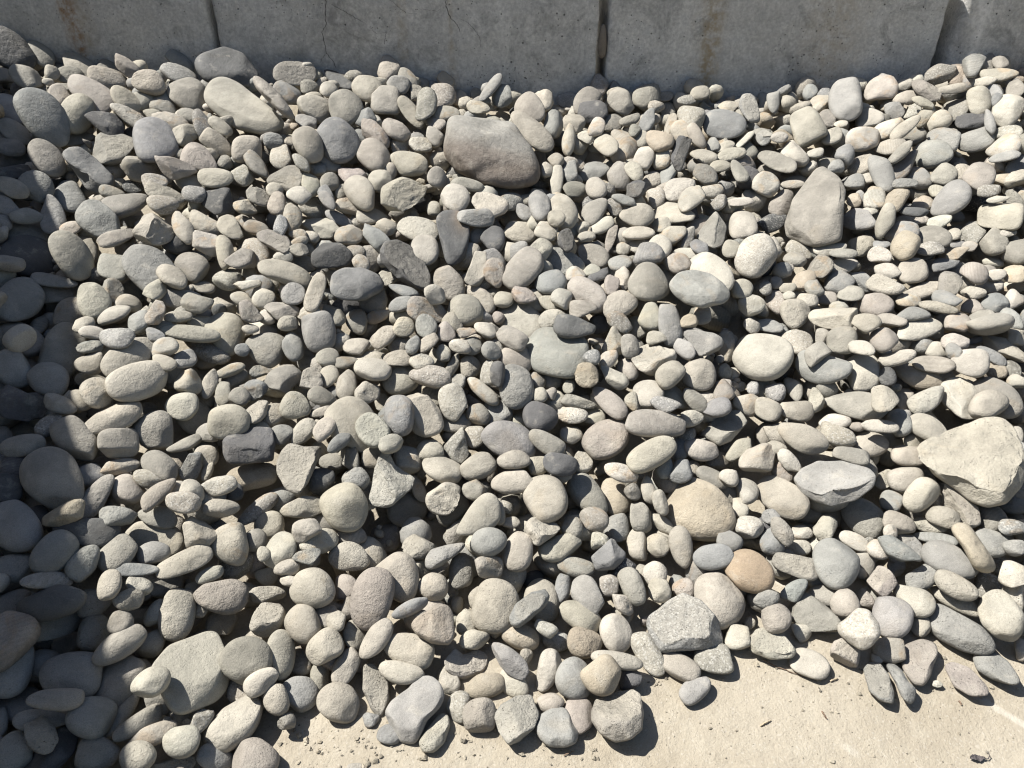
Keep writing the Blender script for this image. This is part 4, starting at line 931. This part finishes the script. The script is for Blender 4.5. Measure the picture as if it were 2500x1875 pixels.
def clearance(c, Q, quant):
    w = window(c, Q)
    if w is None: return -1.0
    sl, ok, mean, half = w
    d = (H[sl] - (c[2] + mean - half))[ok]
    k = min(len(d) - 1, int(quant * len(d)))
    return float(np.partition(d, k)[k])

def stamp(c, Q):
    w = window(c, Q)
    if w is None: return
    sl, ok, mean, half = w
    t = np.where(ok, c[2] + mean + half * .96, -9)
    H[sl] = np.maximum(H[sl], t)

rng = np.random.default_rng(20240611)
stones = []            # dicts: centre, V offsets builder, tint ...
NUM = [0]

def pile_hit(r):       # where a line of sight meets the mean surface or the wall
    s0, s1 = 0.6, 8.0
    ss = np.linspace(s0, s1, 400)
    p = CAM + ss[:, None] * r
    below = (p[:, 2] < np.maximum(pile_top(p[:, 0], p[:, 1]) - .02, 0)) | (p[:, 1] > WALL_Y - .03)
    i = int(np.argmax(below)) if below.any() else len(ss) - 1
    return ss[i]

def frame(kap, kx):
    """depth slope of the stone: it leans with the slope instead of facing the viewer"""
    return kap, kx

# big stones that ride on their neighbours rather than sit between them (metres)
LIFT = {"the huge flat-topped pale boulder": .075, "the dark slate cobble at the wall": .09, "the big squared beige slab": .03, "the large banded brown boulder": .03,
        "the big wrinkled cream stone": .03}

def lay(px, py, a_px, b_px, ang, col, kind, layer, thick, pts=None, cuts=None, q2=None, label=None, short=None):
    r = ray(px, py)
    s = pile_hit(r)
    depth0 = s * float(r @ CF)
    mpp = depth0 / F_PX
    back = -r
    pt = CAM + s * r
    onflat = pt[1] < toe_y(pt[0]) + .05
    elev = math.asin(-r[2])
    slope = 0.0 if onflat else 0.27
    kfull = 1 / math.tan(min(1.45, elev + slope))
    kap = (0.85 if onflat else 0.66 * rng.uniform(.7, 1.2)) * min(kfull, 1.35)
    kx = rng.normal(0, .06 if onflat else .18)
    ca, sa = math.cos(math.radians(ang)), math.sin(math.radians(ang))
    # offsets: image right, image up, towards viewer
    xr = unit(np.cross(r, CU)); up_ = np.cross(xr, r)
    a, b = a_px * mpp / 2, b_px * mpp / 2
    t = thick * (b if pts is None else min(a, b))
    U = np.array([ca, -sa]) * a      # (right, up) of the u axis
    W = np.array([-sa, -ca]) * b
    def world(u2, v2, w):            # columns to world offsets
        right = u2 * U[0] + v2 * W[0]; upw = u2 * U[1] + v2 * W[1]
        dep = -(kap * upw + kx * right) + w * t
        return np.outer(right, xr) + np.outer(upw, up_) + np.outer(dep, back)
    A = world(np.array([1., 0, 0]), np.array([0, 1., 0]), np.array([0, 0, 1.])).T   # 3x3, unit ball to stone
    if pts is not None: A = A * .84
    Q = A @ A.T
    quant = .90
    near, far = s - .45, s + .5
    if clearance(CAM + far * r, Q, quant) < 0: far = s + .9
    ymax = WALL_Y + .004 - math.sqrt(Q[1, 1])
    for _ in range(13):
        mid = (near + far) / 2
        if clearance(CAM + mid * r, Q, quant) > 0: far = mid
        else: near = mid
    s = near
    c = CAM + s * r
    surf = float(pile_top(c[0], c[1]))
    lim = max(surf, 0.0) + (.075 if layer == 2 else .045) + max(0.0, .7 * (math.sqrt(Q[2, 2]) - .05))
    if not onflat and c[2] > lim and c[1] < 3.6:      # never let a chain of stones climb off the slope
        ds = (c[2] - lim) / (-r[2] + .25)
        s += min(ds, .12); c = CAM + s * r
    if onflat:                                       # rests on the bare ground
        zc = math.sqrt(Q[2, 2]) * .93
        c = CAM + r * ((CAM_H - zc) / -r[2])
    if c[1] > ymax:                                  # against the wall: slide down it
        c = CAM + r * (ymax / r[1])
        for _ in range(12):
            if clearance(c, Q, quant) > -.004: break
            c[2] -= .005
    c = c - r * LIFT.get(short, 0.0)
    g = float(c @ CF - CAM @ CF) / depth0
    Q = Q * g * g
    stamp(c, Q / (.7 if short in LIFT else 1.0))
    NUM[0] += 1
    stones.append(dict(c=c, Q=Q, world=world, g=g, kind=kind, col=col, layer=layer, pts=q2, cuts=cuts, px=px, py=py,
                       area=a_px * b_px * (.6 if layer == 0 else 1.0), L=a_px, M=b_px, label=label, short=short, num=NUM[0],
                       size=2 * a * g, asp=a_px / max(b_px, 1)))

THICK = {'r': (.60, .88), 'f': (.42, .55), 'l': (.85, 1.0), 's': (.5, .7), 'q': (.75, .95), 'a': (.62, .92), 'j': (.62, .92)}

def filler(x, y, d, under):
    """a stone nobody surveyed, dropped straight down"""
    R = rng.normal(size=(3, 3)); Qm, _ = np.linalg.qr(R)
    if rng.random() < .75:                            # most lie on their flat side
        n = unit([rng.normal(0, .3), rng.normal(-.2, .3), 1]); h = unit(np.cross(n, rng.normal(size=3)))
        Qm = np.column_stack([h, np.cross(n, h), n])
    ax = np.array([1.0, rng.uniform(.62, .92), rng.uniform(.42, .75)]) * d / 2
    A = Qm * ax
    Q = A @ A.T
    c = np.array([x, y, 3.0])
    w = window(c, Q)
    if w is None: return None
    sl, ok, mean, half = w
    dd = (H[sl] - (mean - half))[ok]
    k = int(.93 * len(dd))
    c[2] = float(np.partition(dd, min(k, len(dd) - 1))[min(k, len(dd) - 1)])
    return c, Q, A

COLS = 'bbbbbbwwwgggttttkdpo'
fill = []
def add_filler(c, Q, A, lv):
    stamp(c, Q)
    NUM[0] += 1
    fill.append((c, A, COLS[rng.integers(len(COLS))], 'rrrrfllqaajj'[rng.integers(12)], lv, NUM[0]))

# 1. stones under the visible ones
for (n, lo, hi, gap) in ((1500, .10, .15, .11), (2600, .07, .13, .048)):
    for _ in range(n):
        x = rng.uniform(-3.3, 3.3); y = rng.uniform(.45, WALL_Y - .04)
        inframe = abs(x) < .70 * (y * .84 + .5) + .1
        if y < toe_y(x) + .03: continue
        f = filler(x, y, rng.uniform(lo, hi), True)
        if f is None: continue
        c, Q, A = f
        if c[1] + math.sqrt(Q[1, 1]) > WALL_Y + .003: continue
        top = c[2] + math.sqrt(Q[2, 2])
        if top > pile_top(x, y) - (gap if inframe else .02): continue
        add_filler(c, Q, A, 2)

# 2. the surveyed stones
jobs = []
for tname, txt in SURVEY.items():
    ox, oy = TILES[tname]
    for e in txt.split():
        x, y, L, M, ang, code = e.split(',')
        x, y, L, M, ang = float(x), float(y), float(L), float(M), float(ang)
        layer = int(code[2]) if len(code) > 2 else 1
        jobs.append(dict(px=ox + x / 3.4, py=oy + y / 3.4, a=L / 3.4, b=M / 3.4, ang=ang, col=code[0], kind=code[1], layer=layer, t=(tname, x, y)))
marked = {}
for (tn, x, y, lab, sh) in MARKS:
    best = min((j for j in jobs if j['t'][0] == tn), key=lambda j: (j['t'][1] - x) ** 2 + (j['t'][2] - y) ** 2)
    if (best['t'][1] - x) ** 2 + (best['t'][2] - y) ** 2 < 900: best['label'], best['short'] = lab, sh
for (tn, ptx, code, th, cuts, lab, sh) in HEROES:
    ox, oy = TILES[tn]
    pts = np.array([[float(q) for q in w.split(',')] for w in ptx.split()]) / 3.4 + np.array([ox, oy])
    lo, hi = pts.min(0), pts.max(0)
    layer = int(code[2]) if len(code) > 2 else 1
    jobs.append(dict(px=(lo[0] + hi[0]) / 2, py=(lo[1] + hi[1]) / 2, a=hi[0] - lo[0], b=hi[1] - lo[1], ang=0.0, col=code[0], kind=code[1], layer=layer,
                     pts=pts, cuts=cuts, th=th, label=lab, short=sh, hero=True))
jobs.sort(key=lambda j: (j['layer'], j['py']))
for j in jobs:
    k = j['kind']
    e = 1.0 if j.get('hero') else (1.10 if j['layer'] == 0 else 1.015)
    lo, hi = THICK.get(k, (.8, .9))
    th = j.get('th', rng.uniform(lo, hi))
    lay(j['px'], j['py'], j['a'] * e, j['b'] * e, j['ang'], j['col'], k, j['layer'], th, pts=j.get('pts'), cuts=j.get('cuts'), q2=j.get('pts'),
        label=j.get('label'), short=j.get('short'))

# 3. small ones that fell into the gaps, and the rest of the pile beyond the surveyed part
def blur(A, k):
    for ax in (0, 1):
        C = np.cumsum(np.concatenate([np.repeat(np.take(A, [0], ax), k + 1, ax), A, np.repeat(np.take(A, [-1], ax), k, ax)], ax), ax)
        n = A.shape[ax]
        A = (np.take(C, np.arange(2 * k + 1, 2 * k + 1 + n), ax) - np.take(C, np.arange(0, n), ax)) / (2 * k + 1)
    return A
def gap_pass(n, dlo, dhi, tol, top, lv, beyond):
    mean = pile_top(MX, MY) if beyond else blur(blur(H, 8), 8)
    for _ in range(n):
        best = None
        for _k in range(10):
            x = rng.uniform(-3.3, 3.3); y = rng.uniform(.5, WALL_Y - .05)
            if y < toe_y(x) + .03: continue
            inframe = abs(x) < .67 * (y * .84 + .45)
            if beyond == inframe: continue
            j, i = int((y - FY0) / CELL), int((x - FX0) / CELL)
            h = H[j, i] - mean[j, i]
            if best is None or h < best[0]: best = (h, x, y, mean[j, i])
        if best is None or best[0] > tol: continue
        f = filler(best[1], best[2], rng.uniform(dlo, dhi), False)
        if f is None: continue
        c, Q, A = f
        if c[1] + math.sqrt(Q[1, 1]) > WALL_Y + .003: continue
        if c[2] + math.sqrt(Q[2, 2]) > best[3] + top: continue
        add_filler(c, Q, A, lv)
gap_pass(1500, .09, .16, .0, .05, 3, True)
gap_pass(1500, .05, .085, -.038, .006, 3, False)
gap_pass(1100, .03, .05, -.042, .0, 2, False)
gap_pass(500, .012, .028, -.04, -.02, 2, False)

# ---------------------------------------------------------------- meshes
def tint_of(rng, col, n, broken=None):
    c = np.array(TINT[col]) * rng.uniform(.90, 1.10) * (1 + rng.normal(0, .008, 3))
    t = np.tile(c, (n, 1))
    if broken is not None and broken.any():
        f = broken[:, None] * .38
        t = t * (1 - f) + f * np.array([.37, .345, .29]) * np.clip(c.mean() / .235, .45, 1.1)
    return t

def build(st, lv):
    r = np.random.default_rng(1000 + st['num'])
    P, T = SPH[lv]
    k_ = st['kind']
    if st['pts'] is not None:
        V, br, c, q = outline_shape(r, P, st['pts'], st['cuts'], st['kind'])
        off = st['world'](V[:, 0] / (st['L'] / 2), V[:, 1] / (st['M'] / 2), V[:, 2])
    else:
        V, br = shape(r, P, st['kind'], st['label'] is not None)
        off = st['world'](V[:, 0], V[:, 1], V[:, 2])
    off = off * st['g']
    tint = tint_of(r, st['col'], len(P), br)
    if k_ == 'B':                                   # grey crown over red-brown flanks, in flowing streaks
        u_, v_ = V[:, 0] / (st['L'] / 2), V[:, 1] / (st['M'] / 2)
        m_ = 1 / (1 + np.exp(-(v_ - .25 * u_ + .12 + .10 * smoothnoise(r, np.column_stack([u_, v_ * 4, V[:, 2]]), 3.0)) * 7))
        low = np.array([.176, .152, .132]); up_c = np.array([.268, .260, .238])
        rust = np.clip(smoothnoise(r, np.column_stack([u_, v_ * 3, V[:, 2]]), 2.5) * .5, 0, 1)[:, None]
        tint = up_c * (1 - m_[:, None]) + (low * (1 - rust) + np.array([.22, .17, .115]) * rust) * m_[:, None]
    if st['short'] == "the tapering rusty-cornered slate":
        u_, v_ = V[:, 0] / (st['L'] / 2), V[:, 1] / (st['M'] / 2)
        f_ = np.exp(-((u_ - .55) ** 2 + (v_ + .75) ** 2) / .22)[:, None] * .7
        tint = tint * (1 - f_) + np.array([.26, .205, .15]) * f_
    k = st['kind']
    rough = {'j': .75, 'a': .35, 'J': .6, 'B': .25}.get(k, r.uniform(.0, .35) if r.random() < .8 else r.uniform(.6, .95))
    band = .55 if k == 'B' else (.45 if (k in 'js' and st['col'] in 'dk') or r.random() < .06 else 0.0)
    n = len(P)
    z_ = (st['num'] * 3.17) % 97.0
    if st['label']:                                 # a described stone gets the skin its description asks for
        spk = 'speckled' in st['label'] or 'granite' in st['label']
        for _ in range(400):
            z_ = r.uniform(0, 97)
            if ((z_ * 5.77) % 1 > .93 if spk else (z_ * 5.77) % 1 < .85) and (z_ * 2.91) % 1 < .88 and (z_ * 4.13) % 1 < .78: break
    surf = np.column_stack([np.full(n, rough) + .25 * br, np.full(n, band), np.full(n, z_)])
    return off, T, tint, surf

for st in stones:
    if st['label']: st['area'] += 900
order = sorted(stones, key=lambda s: -s['area'])
single, rest = order[:300], order[300:]
# ---------------------------------------------------------------- words for every single stone
CN = {'b': 'beige', 'w': 'cream', 'g': 'grey', 'd': 'dark slate', 'k': 'blue-grey', 't': 'taupe', 'p': 'pinkish', 'o': 'tan', 'x': 'orange-brown'}
def shape_word(s):
    k = s['kind']
    if k == 'r': return 'round' if s['asp'] < 1.18 else ('egg-shaped' if s['asp'] < 1.55 else 'oval')
    return {'f': 'flat', 'l': 'long', 's': 'thin', 'q': 'boxy', 'a': 'angular', 'j': 'broken'}[k]
def size_word(s):
    return 'big' if s['size'] > .17 else ('' if s['size'] > .12 else 'small')
SIDES = [('uphill of', (0, 1)), ('downhill of', (0, -1)), ('on the shaded-corner side of', (-1, 0)), ('on the open side of', (1, 0))]
marks = [s for s in single if s['label']]
used = {s['label'] for s in marks}
NTH = ['', 'second ', 'third ', 'fourth ', 'fifth ', 'sixth ']
for s in single:
    if s['label']: continue
    words = ' '.join(w for w in (size_word(s), CN[s['col']], shape_word(s), 'stone') if w)
    near = sorted(marks, key=lambda m: np.linalg.norm(m['c'] - s['c']))[:6]
    done = False
    for m in near:
        d = (s['c'] - m['c'])[:2]
        side = max(SIDES, key=lambda q: d[0] * q[1][0] + d[1] * q[1][1])[0]
        # how many stones of the same description lie nearer on the same side
        lab = f"{words} {side} {m['short']}"
        if lab not in used and len(lab.split()) <= 16:
            s['label'] = lab; used.add(lab); done = True
            break
    if not done:
        m = near[0]; m2 = near[1]
        for q in near[1:]:
            lab = f"{words} between {m['short']} and {q['short']}"
            if lab not in used: break
        s['label'] = lab; used.add(lab)

for s in single:
    lv = 5 if s['L'] * s['M'] > 15000 else 4
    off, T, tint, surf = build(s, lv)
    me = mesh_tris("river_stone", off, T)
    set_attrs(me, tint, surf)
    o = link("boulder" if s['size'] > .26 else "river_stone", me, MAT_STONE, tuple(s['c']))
    tag(o, s['label'], "stone", "stones of the pile")

# the rest of the pile: too many to be told apart
VV, TT, CC, SS = [], [], [], []
base = 0
for s in rest:
    off, T, tint, surf = build(s, 3)
    VV.append(off + s['c']); TT.append(T + base); CC.append(tint); SS.append(surf); base += len(off)
lib = {}
for lv in (2, 3):
    for k in 'rfqlaj':
        lib[(lv, k)] = [shape(np.random.default_rng(500 + i + 31 * ord(k)), SPH[lv][0], k)[0] for i in range(8)]
for (c, A, col, k, lv, num) in fill:
    V = lib[(lv, k)][num % 8]
    r = np.random.default_rng(num)
    n = len(V)
    VV.append(V @ A.T + c); TT.append(SPH[lv][1] + base); base += n
    CC.append(tint_of(r, col, n))
    SS.append(np.column_stack([np.full(n, .7 if k in 'aj' else r.uniform(0, .3)), np.zeros(n), np.full(n, (num * 3.17) % 97.0)]))
me = mesh_tris("loose_stones", np.concatenate(VV), np.concatenate(TT))
set_attrs(me, np.concatenate(CC), np.concatenate(SS))
tag(link("loose_stones", me, MAT_STONE), "smaller river stones filling the gaps of the pile", "stones", kind="stuff")

# ---------------------------------------------------------------- small things
# pebble wedged in the joint of the wall
P, T = SPH[4]
V, br = shape(np.random.default_rng(5), P, 'l')
dj = 3.66 / F_PX
off = np.column_stack([V[:, 1] * .0205, V[:, 2] * .02, V[:, 0] * 36 * dj * 1.08])
me = mesh_tris("river_stone", off, T)
set_attrs(me, np.tile(np.array([.22, .19, .155]), (len(P), 1)), np.tile(np.array([.2, 0, 41.0]), (len(P), 1)))
wy = WALL_Y + .02
s_ = (wy / ray(1460, 101)[1]); pz = (CAM + ray(1460, 101) * s_)[2]
tag(link("river_stone", me, MAT_STONE, (J2, wy, pz)), "slim brown pebble wedged upright in the joint between two wall blocks", "stone", "stones of the pile")

def ground_at(px, py):
    r = ray(px, py); s = -CAM_H / r[2]
    return CAM + r * s

# crumbs of soil and grit on the bare ground
rg = np.random.default_rng(77)
VV, TT, base = [], [], 0
P2 = SPH[2][0][:12]; 
bm = bmesh.new(); bmesh.ops.create_icosphere(bm, subdivisions=1, radius=1.0); bm.verts.ensure_lookup_table()
P1 = np.array([v.co[:] for v in bm.verts]); T1 = np.array([[v.index for v in f.verts] for f in bm.faces]); bm.free()
CCg = []
for i in range(3000):
    x = rg.uniform(-1.3, 2.0)
    edge = toe_y(x)
    y = edge + .10 - abs(rg.normal(0, .16)) if rg.random() < .75 else rg.uniform(.3, edge)
    d = min(.010, .0010 + rg.exponential(.0013))
    if x > .3 and rg.random() < .6: d *= .6
    if i < 100:                                      # chips of stone strewn along the foot of the pile
        x = rg.uniform(-.7, .25) if i < 85 else rg.uniform(.25, 1.5)
        y = toe_y(x) + .04 - abs(rg.normal(0, .07)); d = rg.uniform(.003, .009)
    V = P1 * rg.uniform(.55, 1.3, (len(P1), 1)) * np.array([1, rg.uniform(.6, 1), rg.uniform(.35, .8)]) * d
    a = rg.uniform(0, 6.28); c, s = math.cos(a), math.sin(a)
    V = V @ np.array([[c, -s, 0], [s, c, 0], [0, 0, 1]])
    z = float(ground_z(np.array(x), np.array(y)))
    VV.append(V + np.array([x, y, z + d * .25])); TT.append(T1 + base); base += len(P1)
    t = np.array([.37, .335, .27]) * rg.uniform(.65, 1.1) if rg.random() < .9 else np.array([.17, .155, .13])
    CCg.append(np.tile(t, (len(P1), 1)))
me = mesh_tris("grit", np.concatenate(VV), np.concatenate(TT), False)
set_attrs(me, np.concatenate(CCg), np.tile(np.array([.5, 0, 3.0]), (base, 1)))
tag(link("grit", me, MAT_STONE), "fine grit and soil crumbs scattered on the bare ground", "grit", kind="stuff")

# twigs and a shrivelled leaf
MAT_TWIG = plain_material("dry twig", (.16, .11, .075), .85, 200, .35)
MAT_STRAW = plain_material("pale straw", (.40, .33, .23), .85, 200, .25)
MAT_LEAF = plain_material("shrivelled leaf", (.075, .065, .065), .8, 150, .4)
def tube(name, pts, r0, r1, mat, seed=0, sides=6, wob=.0008):
    rr = np.random.default_rng(seed)
    pts = [np.array(p, float) for p in pts]
    path = []
    for a, b in zip(pts[:-1], pts[1:]):
        for q in range(6): path.append(a + (b - a) * q / 6 + rr.normal(0, wob, 3) * np.array([1, 1, .4]))
    path.append(pts[-1])
    V, T = [], []
    for i, p in enumerate(path):
        d = unit(path[min(i + 1, len(path) - 1)] - path[max(i - 1, 0)])
        e = unit(np.cross(d, [0, 0, 1])); f = np.cross(d, e)
        rad = (r0 + (r1 - r0) * i / (len(path) - 1)) * rr.uniform(.8, 1.2)
        for k in range(sides):
            an = 2 * math.pi * k / sides
            V.append(p + rad * (math.cos(an) * e + math.sin(an) * f))
        if i:
            for k in range(sides):
                a0, a1 = (i - 1) * sides + k, (i - 1) * sides + (k + 1) % sides
                T += [(a0, a1, a1 + sides), (a0, a1 + sides, a0 + sides)]
    c0 = len(V); V += [path[0], path[-1]]
    for k in range(sides):
        T += [(c0, (k + 1) % sides, k), (c0 + 1, (len(path) - 1) * sides + k, (len(path) - 1) * sides + (k + 1) % sides)]
    return mesh_tris(name, np.array(V), np.array(T))
def gp(tile, x, y, z=.003):
    ox, oy = TILES[tile]
    p = ground_at(ox + x / 3.4, oy + y / 3.4)
    return (p[0], p[1], float(ground_z(np.array(p[0]), np.array(p[1]))) + z)
tag(link("twig", tube("twig", [gp('P', 40, 775, .006), gp('P', 130, 820), gp('P', 250, 865), gp('P', 350, 905), gp('P', 440, 918)], .0016, .0007, MAT_TWIG, 1), MAT_TWIG),
    "thin dark twig lying beside the flat pale disc on bare ground", "twig")
for (a, b, lab) in [((20, 1318, 105, 1270), 0, "short pale straw bit lying alone on the open ground"),
                    ((600, 948, 660, 922), 1, "tiny straw scrap near the thin dark twig"),
                    ((530, 1205, 568, 1262), 2, "small brown bark sliver at the end of a pale scuff"),
                    ((1672, 1098, 1698, 1130), 3, "small dark bark crumb below the flat pinkish chipped stone")]:
    m = MAT_STRAW if b < 2 else MAT_TWIG
    tag(link("straw_bit" if b < 2 else "bark_sliver", tube("bit", [gp('P', a[0], a[1]), gp('P', (a[0] + a[2]) / 2, (a[1] + a[3]) / 2, .0045), gp('P', a[2], a[3])], .0022, .0016, m, 9 + b, wob=.0005), m), lab, "debris")
tag(link("twig", tube("twig", [gp('O', 600, 1568), gp('O', 640, 1550, .005), gp('O', 685, 1530)], .0014, .0008, MAT_TWIG, 4), MAT_TWIG),
    "short forked twig scrap in front of the smooth pitted grey stone", "twig")
# shrivelled dark leaf, curled along its length, with a bent stalk
lv_, lt_ = [], []
p0 = np.array(gp('P', 1765, 1572)); p1 = np.array(gp('P', 1890, 1572))
ax_ = p1 - p0; side = unit(np.cross([0, 0, 1], ax_))
rl = np.random.default_rng(3)
nl, ml = 15, 7
for i in range(nl):
    t = i / (nl - 1)
    wd = .0075 * math.sin(math.pi * min(1, t * .92 + .06)) ** .7 * rl.uniform(.75, 1.25)
    for k in range(ml):
        q = k / (ml - 1) * 2 - 1
        lv_.append(p0 + ax_ * t + side * wd * q * rl.uniform(.85, 1.1) + np.array([0, 0, .0015 + .0035 * abs(q) ** 1.6 + .002 * math.sin(7 * t) + rl.normal(0, .0007)]))
for i in range(nl - 1):
    for k in range(ml - 1):
        a = i * ml + k
        lt_ += [(a, a + 1, a + ml + 1), (a, a + ml + 1, a + ml)]
me = mesh_tris("blade", np.array(lv_) - p0, np.array(lt_))
leaf = link("dry_leaf", None, None, tuple(p0))
tag(leaf, "shrivelled dark curled leaf on the open ground away from the pile", "leaf")
bl = link("blade", me, MAT_LEAF, parent=leaf)
md = bl.modifiers.new("thickness", 'SOLIDIFY'); md.thickness = .0008
pts = [np.array(gp('P', 1885, 1572, .005)) - p0, np.array(gp('P', 1915, 1580, .006)) - p0, np.array(gp('P', 1928, 1555, .008)) - p0, np.array(gp('P', 1915, 1535, .007)) - p0]
link("stalk", tube("stalk", pts, .0013, .0008, MAT_LEAF, 6, wob=.0004), MAT_LEAF, parent=leaf)
